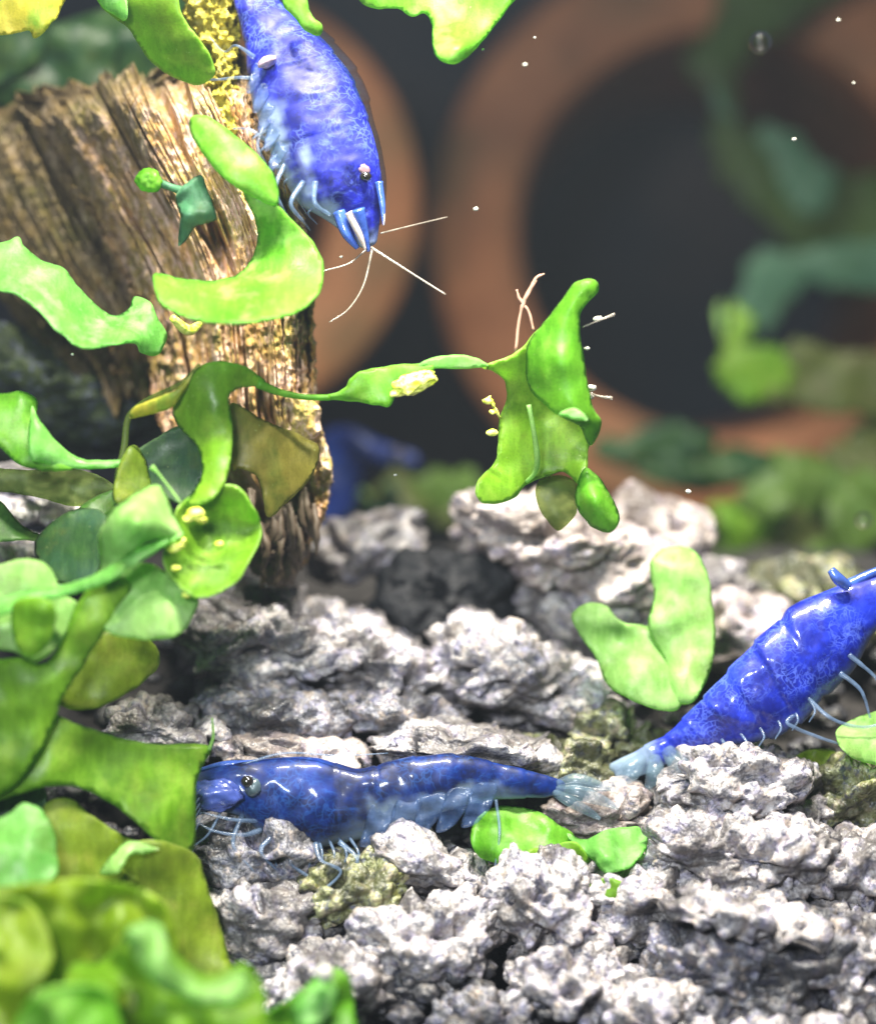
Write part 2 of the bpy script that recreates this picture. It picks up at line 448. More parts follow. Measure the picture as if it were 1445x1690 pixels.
def frond(name, outline, mat, parent=None, d=None, inner=(), th=0.05, dome=0.0, ripple=0.12, rs=70, res=None, wob=1.3, base=None, edge=14):
    """a leaf blade: outline points (x, y[, depth]), inner points (x, y, depth); closed lens-edged sheet"""
    ctl = [(p[0], p[1], p[2] if len(p) > 2 else d) for p in outline]
    ctl_in = list(inner)
    oc = cr(ctl, len(ctl) * 9, True)
    seed = random.random() * 50
    # wobble the edge slightly
    ang = np.linspace(0, 2 * np.pi, len(oc), endpoint=False)
    nz = perlin(np.stack([oc[:, 0] / 14, oc[:, 1] / 14, np.full(len(oc), seed)], 1))
    tang = np.roll(oc[:, :2], -1, 0) - np.roll(oc[:, :2], 1, 0)
    tang /= (np.linalg.norm(tang, axis=1)[:, None] + 1e-9)
    nz = nz + 1.2 * perlin(np.stack([oc[:, 0] / 34, oc[:, 1] / 34, np.full(len(oc), seed + 5)], 1))
    oc[:, 0] += -tang[:, 1] * nz * wob; oc[:, 1] += tang[:, 0] * nz * wob
    xy = oc[:, :2]
    mn, mx = xy.min(0), xy.max(0)
    if res is None:
        res = max(5.0, math.sqrt((mx - mn).prod() / 1500))
    gx, gy = np.meshgrid(np.arange(mn[0], mx[0], res), np.arange(mn[1], mx[1], res))
    g = np.stack([gx.ravel(), gy.ravel()], 1) + rng.uniform(-0.2, 0.2, (gx.size, 2)) * res
    a = xy; b = np.roll(xy, -1, 0)

    def dist(q):
        ab = b - a
        t = np.clip(((q[:, None] - a) * ab).sum(2) / ((ab * ab).sum(1) + 1e-9), 0, 1)
        return np.linalg.norm(q[:, None] - (a + t[..., None] * ab), axis=2).min(1)
    yy = g[:, 1][:, None]
    cross = ((a[:, 1] > yy) != (b[:, 1] > yy)) & (g[:, 0][:, None] < (b[:, 0] - a[:, 0]) * (yy - a[:, 1]) / (b[:, 1] - a[:, 1] + 1e-12) + a[:, 0])
    ins = cross.sum(1) % 2 == 1
    g = g[ins]
    g = g[dist(g) > res * 0.45] if len(g) else g
    allp = np.vstack([xy, g])
    n = len(xy)
    vs, es, fs, *_ = delaunay_2d_cdt([Vector(p) for p in allp], [], [list(range(n))], 1, 1e-4)
    q = np.array([[v.x, v.y] for v in vs])
    dd = dist(q)
    pts = np.array(ctl + ctl_in, float)
    _, ui = np.unique(pts[:, :2].round(1), axis=0, return_index=True)
    pts = pts[ui]
    f = tps(pts[:, :2] / 100, pts[:, 2])
    z = f(q / 100)
    z = np.clip(z, pts[:, 2].min() - 1.0, pts[:, 2].max() + 1.0)
    W = max(20.0, 0.5 * dd.max())
    z -= 0.4 * dome * (1 - (1 - np.clip(dd / (1.6 * W), 0, 1)) ** 2)
    z += ripple * fbm(np.stack([q[:, 0] / rs / 1.3, q[:, 1] / rs / 1.3, np.full(len(q), seed)], 1), 2, 0.35)
    z += 0.018 * perlin(np.stack([q[:, 0] / 26, q[:, 1] / 26, np.full(len(q), seed + 9)], 1)) * (1.6 - np.clip(dd / 30, 0, 1))
    prof = np.sqrt(np.clip(1 - (1 - np.clip(dd / (edge * 0.5), 0, 1)) ** 2, 0, 1)) * th * 0.3
    bnd = dd < 0.05
    front = P(q[:, 0], q[:, 1], z - prof)
    idx = np.arange(len(q))
    bi = np.where(bnd, idx, 0)
    nb = np.where(~bnd)[0]
    bi[nb] = len(q) + np.arange(len(nb))
    back = P(q[nb, 0], q[nb, 1], (z + prof)[nb])
    V = np.vstack([front, back])
    faces = []
    for t in fs:
        t = list(t)
        faces.append(t)
        k = [int(bi[i]) for i in t][::-1]
        if set(k) != set(t): faces.append(k)
    o = link_mesh(name, V, faces, mat, parent, base=(V[0] if parent is None else None), attr=np.concatenate([np.exp(-dd / 5), np.exp(-dd[nb] / 5)]))
    bm = bmesh.new(); bm.from_mesh(o.data); bmesh.ops.recalc_face_normals(bm, faces=bm.faces); bm.to_mesh(o.data); bm.free()
    return o


def tube(name, pts, mat, parent=None, n=24, sides=8, wob=0.0):
    if name == 'leg': pts = [(p[0], p[1], p[2], p[3] * 0.55) for p in pts]
    """pts: (x, y, depth, radius in photo px)"""
    c = cr(pts, n)
    ctr = P(c[:, 0], c[:, 1], c[:, 2])
    rad = np.maximum(c[:, 3], 0.4) / 100
    tg = np.gradient(ctr, axis=0); tg /= np.linalg.norm(tg, axis=1)[:, None] + 1e-9
    s = np.cross(tg, F); s /= np.linalg.norm(s, axis=1)[:, None] + 1e-9
    b = np.cross(tg, s)
    V = []
    for k in range(sides):
        a = 2 * math.pi * k / sides
        rr = rad * (1 + wob * perlin(np.stack([np.arange(n) * 0.35, np.full(n, k * 0.9), np.full(n, float(pts[0][0]))], 1)))
        V.append(ctr + (s * math.cos(a) + b * math.sin(a)) * rr[:, None])
    V = np.stack(V, 1).reshape(-1, 3)
    V = np.vstack([V, ctr[0], ctr[-1]])
    faces = []
    for i in range(n - 1):
        for k in range(sides):
            k2 = (k + 1) % sides
            faces.append((i * sides + k, i * sides + k2, (i + 1) * sides + k2, (i + 1) * sides + k))
    for k in range(sides):
        k2 = (k + 1) % sides
        faces.append((n * sides, k2, k)); faces.append((n * sides + 1, (n - 1) * sides + k, (n - 1) * sides + k2))
    return link_mesh(name, V, faces, mat, parent, base=(V[0] if parent is None else None))


_ico = {}


def ico(sub):
    if sub not in _ico:
        bm = bmesh.new(); bmesh.ops.create_icosphere(bm, subdivisions=sub, radius=1)
        _ico[sub] = (np.array([v.co[:] for v in bm.verts]), np.array([[v.index for v in f.verts] for f in bm.faces]))
        bm.free()
    return _ico[sub]


def blob(name, x, y, d, rx, ry, mat, parent=None, rz=None, sub=3, rough=0.1, ang=0.0):
    v, f = ico(sub)
    v = v * (1 + rough * fbm(v * 1.7 + x, 3)[:, None])
    ca, sa = math.cos(ang), math.sin(ang)
    X = v[:, 0] * rx; Y = v[:, 1] * ry
    c = P(x, y, d)
    V = c + np.outer((X * ca - Y * sa) / 100, R) + np.outer((X * sa + Y * ca) / 100, U) + np.outer(v[:, 2] * (rz or min(rx, ry)) / 100, F)
    return link_mesh(name, V, f, mat, parent, base=c)


def rock(x, y, d, rx, ry, label, mat=None, rz=None, ang=0.0, sub=6, seed=None, nod=0.2, nf=4.2, an=(1, 1, 1), low=0.3, flat=0.55):
    """irregular porous stone: lumpy low frequency body, nodules and pits on the crust, a smoother front face"""
    v, f = ico(sub)
    s = seed if seed is not None else x * 0.137 + y * 0.071
    k = (DIST + d) / DIST
    rz = rz or max(rx, ry) * 0.8
    S = np.array([rx * 0.88, ry * 0.8, rz]) / 100 * k
    # squarish body
    q = v / (np.abs(v) ** 3.2).sum(1)[:, None] ** (1 / 3.2)
    q = v * 0.4 + q * 0.6
    q = q * (1 + low * fbm(v * 1.25 + s, 3)[:, None])
    p = q * S
    ca, sa = math.cos(ang), math.sin(ang)
    p = np.stack([p[:, 0] * ca - p[:, 1] * sa, p[:, 0] * sa + p[:, 1] * ca, p[:, 2]], 1)
    nrm = v * (1 / S); nrm = np.stack([nrm[:, 0] * ca - nrm[:, 1] * sa, nrm[:, 0] * sa + nrm[:, 1] * ca, nrm[:, 2]], 1)
    nrm /= np.linalg.norm(nrm, axis=1)[:, None]
    # crust: noduled except on the smoother faces
    cs, ss = math.cos(-0.45), math.sin(-0.45)
    pr = np.stack([p[:, 0] * cs - p[:, 1] * ss, p[:, 0] * ss + p[:, 1] * cs, p[:, 2]], 1) * np.array(an)
    w1 = worley(pr * nf * 0.95 + s + 0.25 * fbm(pr * 2 + s, 2)[:, None])
    w2 = worley(pr * nf * 2.3 + s + 9)
    lowf = fbm(pr * 1.3 + s + 4, 3)
    lw = fbm(pr * 0.95 + s + 4, 2)
    crust = sm(-0.22, 0.12, 0.45 * nrm[:, 1] + 1.1 * lw + (0.75 - flat) * 0.6)
    unshaded = sm(-0.20, 0.0, lw + 0.12 * fbm(pr * 4 + s, 2) + (0.6 - flat) * 0.4)  # colour mask: low values mark patches darkened as painted shade
    h = (0.55 + 0.9 * np.clip(fbm(pr * 1.1 + s + 50, 2)[:, None][:, 0] + 0.4, 0, 1.2)) * nod * 1.2 * (np.sqrt(np.clip(1.0 - w1 * w1 * 1.25, 0.02, 1)) * 1.25 - 0.85 + (np.sqrt(np.clip(1.0 - w2 * w2 * 1.2, 0.02, 1)) - 0.7) * 0.34) * (0.12 + 0.88 * crust) + 0.10 * crust + 0.12 * lowf + 0.03 * fbm(pr * 6 + s, 3)
    h -= 0.5 * sm(0.15, 0.5, fbm(pr * 1.6 + s + 33, 2)) * crust
    p = p + nrm * h[:, None]
    c = P(x, y, d)
    V = c + np.outer(p[:, 0], R) + np.outer(p[:, 1], U) + np.outer(p[:, 2], F)
    o = link_mesh('stone', V, f, mat or ROCK, None, base=c, attr=unshaded)
    return tag(o, label, 'stone', 'porous stones heaped on the tank floor')


# ------------------------------------------------------------------ setting: sloping substrate, back of the tank
def gdepth(py):
    return np.interp(-np.asarray(py, float), [-2100, -1900, -1700, -1450, -1250, -1080, -960, -870], [-7, -4.5, -2.2, 0.6, 2.3, 4.2, 5.8, 8.0])


rows_y = np.concatenate([np.linspace(2100, 870, 120), np.full(20, 0.0)])
NX = 200
xs = np.linspace(-1300, 2800, NX)
G = []
for r_, py in enumerate(rows_y):
    if r_ < 120:
        pts = P(xs, np.full(NX, py + 75), np.full(NX, gdepth(py) + 1.0))
    else:
        t = (r_ - 119) / 20
        pts = P(xs, np.full(NX, 915 + 30 * sm(0, 0.3, t) - 60 * t), np.full(NX, 8.6 + 42 * t))
    G.append(pts)
G = np.array(G)
nz = fbm(G.reshape(-1, 3) * 0.7, 4).reshape(G.shape[:2])
G = G + nz[..., None] * 0.35 * U
nr = len(rows_y)
ii = (np.arange(nr - 1)[:, None] * NX + np.arange(NX - 1)[None]).ravel()
faces = np.stack([ii, ii + 1, ii + NX + 1, ii + NX], 1)
o = link_mesh('ground', G.reshape(-1, 3), faces, SOIL, None)
tag(o, 'dark soil sloping up under the stones', None, kind='structure')

bw = [P(-1800, 1500, 48), P(3200, 1500, 48), P(3200, -2200, 48), P(-1800, -2200, 48)]
bb = [p + F * 0.5 for p in bw]
o = link_mesh('background', np.array(bw + bb), [(0, 1, 2, 3), (7, 6, 5, 4), (0, 4, 5, 1), (1, 5, 6, 2), (2, 6, 7, 3), (3, 7, 4, 0)], BACK, None, smooth=False)
tag(o, 'dark blue grey back of the tank', None, kind='structure')


# ------------------------------------------------------------------ clay pipes
def clay_pipe(x, y, d, ro, ri, length, yaw, pitch, label, sy=1.0):
    k = (DIST + d) / DIST
    c = P(x, y, d)
    n, seg = 160, 24
    prof = [(ri, 0.12), (ri + 0.10, 0.02), ((ri + ro) / 2, -0.03), (ro - 0.12, 0.02), (ro, 0.14)]
    prof += [(ro * (1 + 0.0 * t), 0.14 + t * length) for t in np.linspace(0.05, 1, seg)]
    prof += [(ri, 0.14 + t * length) for t in np.linspace(1, 0.03, seg)]
    ax = Vector(F)
    M = Matrix.Rotation(yaw, 3, Vector(U)) @ Matrix.Rotation(pitch, 3, Vector(R))
    ax = np.array(M @ Vector(F)); rr = np.array(M @ Vector(R)); uu = np.array(M @ Vector(U))
    V = []
    a = np.linspace(0, 2 * np.pi, n, endpoint=False)
    for (r_, l_) in prof:
        rad = r_ * k * (1 + 0.012 * perlin(np.stack([np.cos(a) * 1.5 + x, np.sin(a) * 1.5, np.full(n, l_ * 0.3)], 1)))
        V.append(c + np.outer(rad * np.cos(a), rr) + np.outer(rad * np.sin(a) * sy, uu) + l_ * ax)
    V = np.concatenate(V)
    m_ = len(prof)
    faces = []
    for i in range(m_):
        i2 = (i + 1) % m_
        for j in range(n):
            j2 = (j + 1) % n
            faces.append((i * n + j, i * n + j2, i2 * n + j2, i2 * n + j))
    o = link_mesh('clay_pipe', V, np.array(faces), TERRA, None, base=c)
    return tag(o, label, 'clay pipe', 'clay pipes at the back of the tank')


clay_pipe(1190, 385, 27, 4.78, 3.35, 16, math.radians(-1), math.radians(2), 'largest terracotta pipe with its round dark mouth behind the green frond')
clay_pipe(372, 330, 21, 3.22, 1.75, 10, math.radians(6), 0, 'smaller terracotta ring behind the driftwood and upside down blue shrimp', sy=1.1)

# ------------------------------------------------------------------ driftwood
wd = thing('driftwood', 'grooved tan driftwood stump rising from the stones at the left', 'driftwood', P(470, 950, 3))


def wood_body(name, Lp, Rp, nr, nf_, nb, seed, xm0, xm1, slab=False):
    L = cr(Lp, nr); Rr = cr(Rp, nr)
    phi = np.concatenate([np.linspace(0, np.pi, nf_, endpoint=False), np.linspace(np.pi, 2 * np.pi, nb, endpoint=False)])
    s = (1 - np.cos(phi)) / 2
    s = np.where(phi < np.pi, 0.45 * s + 0.55 * phi / np.pi, s)
    front = np.sin(phi)
    t = np.linspace(0, 1, nr)
    T, Sx = np.meshgrid(t, s, indexing='ij'); Fr = np.tile(front, (nr, 1))
    Z = np.full_like(T, seed)
    X = L[:, 0][:, None] * (1 - Sx) + Rr[:, 0][:, None] * Sx
    Y = L[:, 1][:, None] * (1 - Sx) + Rr[:, 1][:, None] * Sx
    wpx = (Rr[:, 0] - L[:, 0])[:, None]
    isf = np.where(Fr > 0, 1, 0)
    D = L[:, 2][:, None] * (1 - Sx) + Rr[:, 2][:, None] * Sx - np.sign(Fr) * np.abs(Fr) ** 0.8 * np.minimum(wpx / 100 * 0.32, 1.3)
    wv = 0.05 * perlin(np.stack([T * 3, Sx * 2, Z], -1))
    if not slab:
        D += isf * (0.5 * (1 - sm(0.36, 0.42, Sx + wv)) - 0.35 * sm(0.70, 0.74, Sx + wv) + 0.25 * sm(0.84, 0.88, Sx + wv))
    # straight fibres: a few wide cracks, many narrow ones, crumbly fibre ends
    A = np.stack([Sx * 11 + 0.35 * perlin(np.stack([Sx * 4, T * 2.2, Z + 3], -1)), T * 1.5, Z], -1)
    g1 = perlin(A)
    crack = sm(0.62, 1.0, 1 - np.abs(g1) * 3.2) * sm(-0.12, 0.22, perlin(np.stack([Sx * 7, T * 3.0, Z + 8], -1)) + 0.12)
    B = np.stack([Sx * 30 + 0.3 * perlin(np.stack([Sx * 9, T * 7, Z], -1)), T * 3.5, Z + 5], -1)
    g2 = perlin(B)
    fine1 = sm(0.45, 1.0, 1 - np.abs(g2) * 3) * sm(-0.3, 0.3, perlin(np.stack([Sx * 12, T * 6, Z + 18], -1)))
    g3 = perlin(np.stack([Sx * 75, T * 9, Z + 2], -1))
    g4 = perlin(np.stack([Sx * 120, T * 40, Z + 6], -1))
    crumb = fbm(np.stack([X / 13, Y / 16, Z + 1], -1), 3)
    h = -0.75 * crack - 0.26 * fine1 + 0.05 * g3 + 0.035 * g4 + 0.06 * crumb + 0.12 * g1 + 0.10 * perlin(np.stack([Sx * 22, T * 2, Z + 11], -1))
    D -= h * np.where(Fr > 0, sm(0, 0.2, Fr), 0.3)
    X += (10 * g1 + 3 * g4 + 8 * crumb) * (1 - np.abs(Fr)) * np.sign(Sx - 0.5)
    Y += sm(0.86, 1, T) * (50 * perlin(np.stack([Sx * 13, 0 * T, Z], -1)) + 34 * perlin(np.stack([Sx * 44, 0 * T, Z], -1)))
    top = 1 - sm(0, 0.10, T)
    Y += top * (34 * perlin(np.stack([Sx * 11, 0 * T, Z + 4], -1)) + 22 * perlin(np.stack([Sx * 50, 0 * T, Z], -1)))
    D += 1.2 * top ** 2 * isf
    V = P(X, Y, D).reshape(-1, 3)
    n = len(phi)
    i, j = np.meshgrid(np.arange(nr - 1), np.arange(n), indexing='ij')
    j2 = (j + 1) % n
    fc = np.stack([i * n + j, i * n + j2, (i + 1) * n + j2, (i + 1) * n + j], -1).reshape(-1, 4)
    k0 = len(V); V = np.vstack([V, V[:n].mean(0) + U * -0.5, V[-n:].mean(0) + U * 0.7])
    q = np.arange(n); q2 = (q + 1) % n
    tri = np.vstack([fc[:, [0, 1, 2]], fc[:, [0, 2, 3]], np.stack([0 * q + k0, q2, q], 1), np.stack([0 * q + k0 + 1, (nr - 1) * n + q, (nr - 1) * n + q2], 1)])
    mask = (sm(0.0, 0.12, T) * sm(xm0, xm1, X + 90 * perlin(np.stack([Sx * 5, T * 3, Z + 7], -1)) + 50 * g1 + 30 * g3)).ravel()  # painted shade: low values darken the wood at its top end and leftwards
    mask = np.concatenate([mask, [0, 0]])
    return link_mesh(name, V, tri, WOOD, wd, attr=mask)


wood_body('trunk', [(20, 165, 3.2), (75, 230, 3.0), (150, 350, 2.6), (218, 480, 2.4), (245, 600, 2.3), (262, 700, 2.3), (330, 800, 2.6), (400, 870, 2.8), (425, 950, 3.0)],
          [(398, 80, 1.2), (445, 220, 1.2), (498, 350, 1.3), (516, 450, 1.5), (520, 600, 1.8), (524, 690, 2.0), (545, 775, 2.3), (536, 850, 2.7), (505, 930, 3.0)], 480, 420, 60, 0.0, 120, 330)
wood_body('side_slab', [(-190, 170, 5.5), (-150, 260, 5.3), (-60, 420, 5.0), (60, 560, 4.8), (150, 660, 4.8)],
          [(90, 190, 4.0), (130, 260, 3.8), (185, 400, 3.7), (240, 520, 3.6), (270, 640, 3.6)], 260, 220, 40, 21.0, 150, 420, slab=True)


def lump(name, prs, mat, parent, nr=120, nc=60, amp=0.06, freq=0.05, dr=0.6):
    """rough tube between paired left and right edge points (xl, yl, xr, yr, depth)"""
    c = cr(prs, nr)
    phi = np.linspace(0, 2 * np.pi, nc, endpoint=False)
    s = (1 - np.cos(phi)) / 2
    X = c[:, 0][:, None] * (1 - s) + c[:, 2][:, None] * s
    Y = c[:, 1][:, None] * (1 - s) + c[:, 3][:, None] * s
    hw = np.hypot(c[:, 2] - c[:, 0], c[:, 3] - c[:, 1])[:, None] / 200
    D = c[:, 4][:, None] - np.sin(phi) * hw * dr * 2
    N = fbm(np.stack([X * freq, Y * freq * 0.6, D], -1), 4)
    D = D - amp * N * 3; X = X + 100 * amp * N * -np.cos(phi)
    V = P(X, Y, D).reshape(-1, 3)
    i, j = np.meshgrid(np.arange(nr - 1), np.arange(nc), indexing='ij'); j2 = (j + 1) % nc
    fc = np.stack([i * nc + j, i * nc + j2, (i + 1) * nc + j2, (i + 1) * nc + j], -1).reshape(-1, 4)
    k0 = len(V); V = np.vstack([V, V[:nc].mean(0), V[-nc:].mean(0)])
    q = np.arange(nc); q2 = (q + 1) % nc
    tri = np.vstack([fc[:, [0, 1, 2]], fc[:, [0, 2, 3]], np.stack([0 * q + k0, q2, q], 1), np.stack([0 * q + k0 + 1, (nr - 1) * nc + q, (nr - 1) * nc + q2], 1)])
    return link_mesh(name, V, tri, mat, parent, attr=np.ones(len(V)))


lump('branch', [(285, -60, 415, -60, 1.5), (300, 0, 400, 0, 1.5), (318, 60, 396, 50, 1.4), (332, 120, 392, 110, 1.2), (345, 190, 400, 200, 1.1), (360, 280, 420, 290, 1.2)], MOSS, wd, nr=220, nc=110, amp=0.10, freq=0.09)
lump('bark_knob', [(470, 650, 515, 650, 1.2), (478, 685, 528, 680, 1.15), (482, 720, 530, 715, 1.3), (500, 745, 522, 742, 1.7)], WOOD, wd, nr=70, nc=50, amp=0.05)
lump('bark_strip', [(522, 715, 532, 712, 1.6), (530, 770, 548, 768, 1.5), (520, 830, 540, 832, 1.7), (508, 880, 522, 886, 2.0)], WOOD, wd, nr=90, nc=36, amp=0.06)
for k in range(13):
    x0 = 405 + k * 9 + random.uniform(-6, 6); y0 = random.uniform(800, 900)
    tube('root_fibre', [(x0, y0, 1.6, 5), (x0 + random.uniform(-14, 14), y0 + 45, 1.5, 6), (x0 + random.uniform(-22, 22), y0 + random.uniform(70, 95), 1.7, 2)], HAIR, wd, n=20, wob=0.7)
blob('root_clump', 455, 905, 2.2, 52, 50, HAIR, wd, sub=5, rough=0.5)
blob('root_clump', 480, 850, 2.2, 34, 50, HAIR, wd, sub=4, rough=0.5)


# ------------------------------------------------------------------ shrimps
def loft(name, pairs, mat, parent, dr=0.85, nr=170, nc=56, seg=None, amp=0.02, segamp=0.07, maskf=None, grow=1.0):
    """pairs: (dorsal x, y, ventral x, y, depth). seg = list of t where a shell plate ends"""
    c = cr(pairs, nr)
    t = np.linspace(0, 1, nr)
    mid = (c[:, :2] + c[:, 2:4]) / 2
    half = (c[:, :2] - c[:, 2:4]) / 2
    sc_ = np.ones(nr)
    if seg:
        e = [0] + list(seg) + [1]
        for a_, b_ in zip(e[:-1], e[1:]):
            i = (t >= a_) & (t <= b_)
            u = (t[i] - a_) / (b_ - a_)
            sc_[i] *= 1 + segamp * (u ** 1.3 - 0.5) * (1 - sm(0.93, 1.0, u)) - segamp * 0.9 * sm(0.9, 1, u)
    endt = np.sqrt(np.clip(1 - (1 - np.clip(t / 0.02, 0, 1)) ** 2, 0, 1)) * np.sqrt(np.clip(1 - (1 - np.clip((1 - t) / 0.02, 0, 1)) ** 2, 0, 1))
    sc_ *= endt * grow
    phi = np.linspace(0, 2 * np.pi, nc, endpoint=False)
    cph = np.cos(phi)[None]; sph = np.sin(phi)[None]
    # flanks fuller than an ellipse
    X = mid[:, 0][:, None] + half[:, 0][:, None] * cph * sc_[:, None]
    Y = mid[:, 1][:, None] + half[:, 1][:, None] * cph * sc_[:, None]
    hw = np.hypot(half[:, 0], half[:, 1])[:, None] / 100
    D = c[:, 4][:, None] - hw * dr * np.sign(sph) * np.abs(sph) ** 0.85 * sc_[:, None]
    N = fbm(np.stack([X / 40, Y / 40, D], -1), 3, 0.4)
    D = D - amp * 3 * N * sph
    X = X + half[:, 0][:, None] / (hw * 100) * cph * N * amp * 100
    Y = Y + half[:, 1][:, None] / (hw * 100) * cph * N * amp * 100
    V = P(X, Y, D).reshape(-1, 3)
    TT = np.tile(t[:, None], (1, nc)); PH = np.tile(cph, (nr, 1))
    mask = np.zeros(nr * nc) if maskf is None else np.clip(maskf(TT, PH, N), 0, 1).ravel()
    i, j = np.meshgrid(np.arange(nr - 1), np.arange(nc), indexing='ij'); j2 = (j + 1) % nc
    fc = np.stack([i * nc + j, i * nc + j2, (i + 1) * nc + j2, (i + 1) * nc + j], -1).reshape(-1, 4)
    q = np.arange(nc); q2 = (q + 1) % nc
    k0 = len(V); V = np.vstack([V, V[:nc].mean(0), V[-nc:].mean(0)])
    tri = np.vstack([fc[:, [0, 1, 2]], fc[:, [0, 2, 3]], np.stack([0 * q + k0, q2, q], 1), np.stack([0 * q + k0 + 1, (nr - 1) * nc + q, (nr - 1) * nc + q2], 1)])
    o = link_mesh(name, V, tri, mat, parent, attr=np.concatenate([mask, [mask[0], mask[-1]]]))
    bm = bmesh.new(); bm.from_mesh(o.data); bmesh.ops.recalc_face_normals(bm, faces=bm.faces); bm.to_mesh(o.data); bm.free()
    return o


# shrimp 1: head down on the driftwood
s1 = thing('shrimp', 'violet blue shrimp clinging head down to the right side of the driftwood', 'shrimp', P(510, 250, 0.3), 'blue shrimps')
loft('body', [(405, -45, 372, -35, 0.9), (455, -5, 388, 10, 0.8), (500, 35, 400, 60, 0.6), (545, 78, 408, 115, 0.45), (582, 130, 418, 175, 0.3),
              (606, 188, 438, 235, 0.2), (622, 245, 462, 285, 0.1), (630, 290, 492, 335, 0.1), (630, 330, 535, 362, 0.1), (627, 365, 568, 385, 0.1), (622, 405, 596, 412, 0.1)],
     BLUE1, s1, dr=0.72, seg=[0.12, 0.22, 0.32, 0.42, 0.52], amp=0.018, segamp=0.03,
     maskf=lambda t, c, n: 0.75 * sm(-0.4, -1.0, c + 0.5 * n) * sm(0.3, 0.5, t) + 0.5 * sm(0.9, 1, t))
loft('shell', [(412, -45, 375, -35, 0.9), (466, -5, 388, 10, 0.85), (512, 30, 402, 60, 0.7), (560, 76, 412, 115, 0.55), (598, 130, 424, 175, 0.4),
               (617, 188, 446, 235, 0.35), (630, 245, 472, 285, 0.25), (638, 290, 502, 330, 0.25), (636, 335, 545, 360, 0.2), (630, 375, 590, 385, 0.2)],
     SHELL, s1, dr=0.6, amp=0.015, seg=[0.12, 0.22, 0.32, 0.42, 0.52], segamp=0.05)
blob('eye', 603, 291, -0.40, 10, 8, EYE, s1, sub=3, rough=0.03)
es = blob('eye_stalk', 594, 278, -0.3, 17, 11, EYER, s1, sub=3, rough=0.2, ang=-0.4)
[o for o in s1.children if o.name.startswith('eye') and 'stalk' not in o.name][0].parent = es
blob('pale_patch', 441, 102, -0.18, 17, 9, clear_mat('pale_patch', (0.45, 0.34, 0.42), 0.1), s1, sub=3, rough=0.2, ang=0.45, rz=16)
tube('rostrum', [(625, 300, -0.2, 7), (631, 340, -0.2, 5), (633, 372, -0.2, 2)], LEGB, s1)
tube('mouthpart', [(560, 350, -0.2, 12), (572, 385, -0.25, 9), (590, 410, -0.2, 4)], LEGB, s1)
tube('mouthpart', [(590, 345, -0.4, 12), (600, 380, -0.3, 8), (608, 415, -0.2, 3)], LEGB, s1)
tube('mouthpart', [(575, 350, -0.4, 7), (592, 385, -0.35, 6), (603, 412, -0.3, 2)], clear_mat('mouth_pale', (0.6, 0.5, 0.45), 0.2), s1)
for pts in ([(612, 408, 0, 3), (670, 445, -0.2, 2.2), (735, 486, -0.5, 1.6)], [(614, 412, 0, 3), (600, 470, -0.2, 2), (575, 510, -0.3, 1.7), (543, 532, -0.4, 1.2)],
            [(604, 412, 0, 2.6), (575, 435, -0.2, 1.8), (530, 448, -0.3, 1.4)], [(628, 385, 0, 2), (680, 372, 0.3, 1.5), (738, 358, 0.6, 1.1)],
            [(628, 320, -0.1, 2.4), (634, 350, -0.2, 2.2), (633, 372, -0.3, 1.6)]):
    tube('antenna', [(p[0], p[1], p[2], p[3] * 0.8) for p in pts], FEEL, s1, n=30, sides=6)
for pts in ([(430, 130, 0.1, 8), (395, 128, 0.0, 5), (345, 132, 0.3, 3.5), (330, 128, 0.4, 2)], [(420, 95, 0.1, 8), (390, 75, 0, 4), (370, 85, 0.3, 3), (345, 60, 0.5, 2)],
            [(450, 240, 0, 9), (415, 215, -0.1, 5), (385, 212, 0.2, 3)], [(470, 270, -0.2, 9), (455, 310, -0.4, 7), (470, 350, -0.3, 4), (490, 375, 0, 2)],
            [(500, 300, -0.4, 9), (480, 335, -0.6, 7), (500, 365, -0.4, 4), (512, 380, 0, 2)], [(520, 300, -0.5, 10), (520, 335, -0.6, 7), (545, 355, -0.5, 5)],
            [(440, 200, 0.1, 9), (425, 240, -0.1, 6), (440, 275, 0.1, 4), (432, 300, 0.4, 2)]):
    tube('leg', pts, LEGS, s1, n=26, wob=0.3)
for k in range(5):
    x0, y0 = 418 + k * 9, 120 + k * 32
    frond('swimmeret', [(x0 + 4, y0 - 16), (x0 + 22, y0 - 4), (x0 + 14, y0 + 14), (x0 - 2, y0 + 34), (x0 - 12, y0 + 30), (x0 - 6, y0 + 6)], SWIM, s1, d=-0.1 - 0.05 * k, th=0.02, ripple=0.08, rs=20)

for k in range(8):
    x0 = 440 + k * 13; y0 = 215 + k * 17
    tube('leg', [(x0, y0, -0.1, 5), (x0 - 22, y0 + 14 + 3 * (k % 3), -0.15, 3.6), (x0 - 20 + 4 * (k % 4), y0 + 36, 0.1, 2)], LEGS, s1, n=20, wob=0.4)

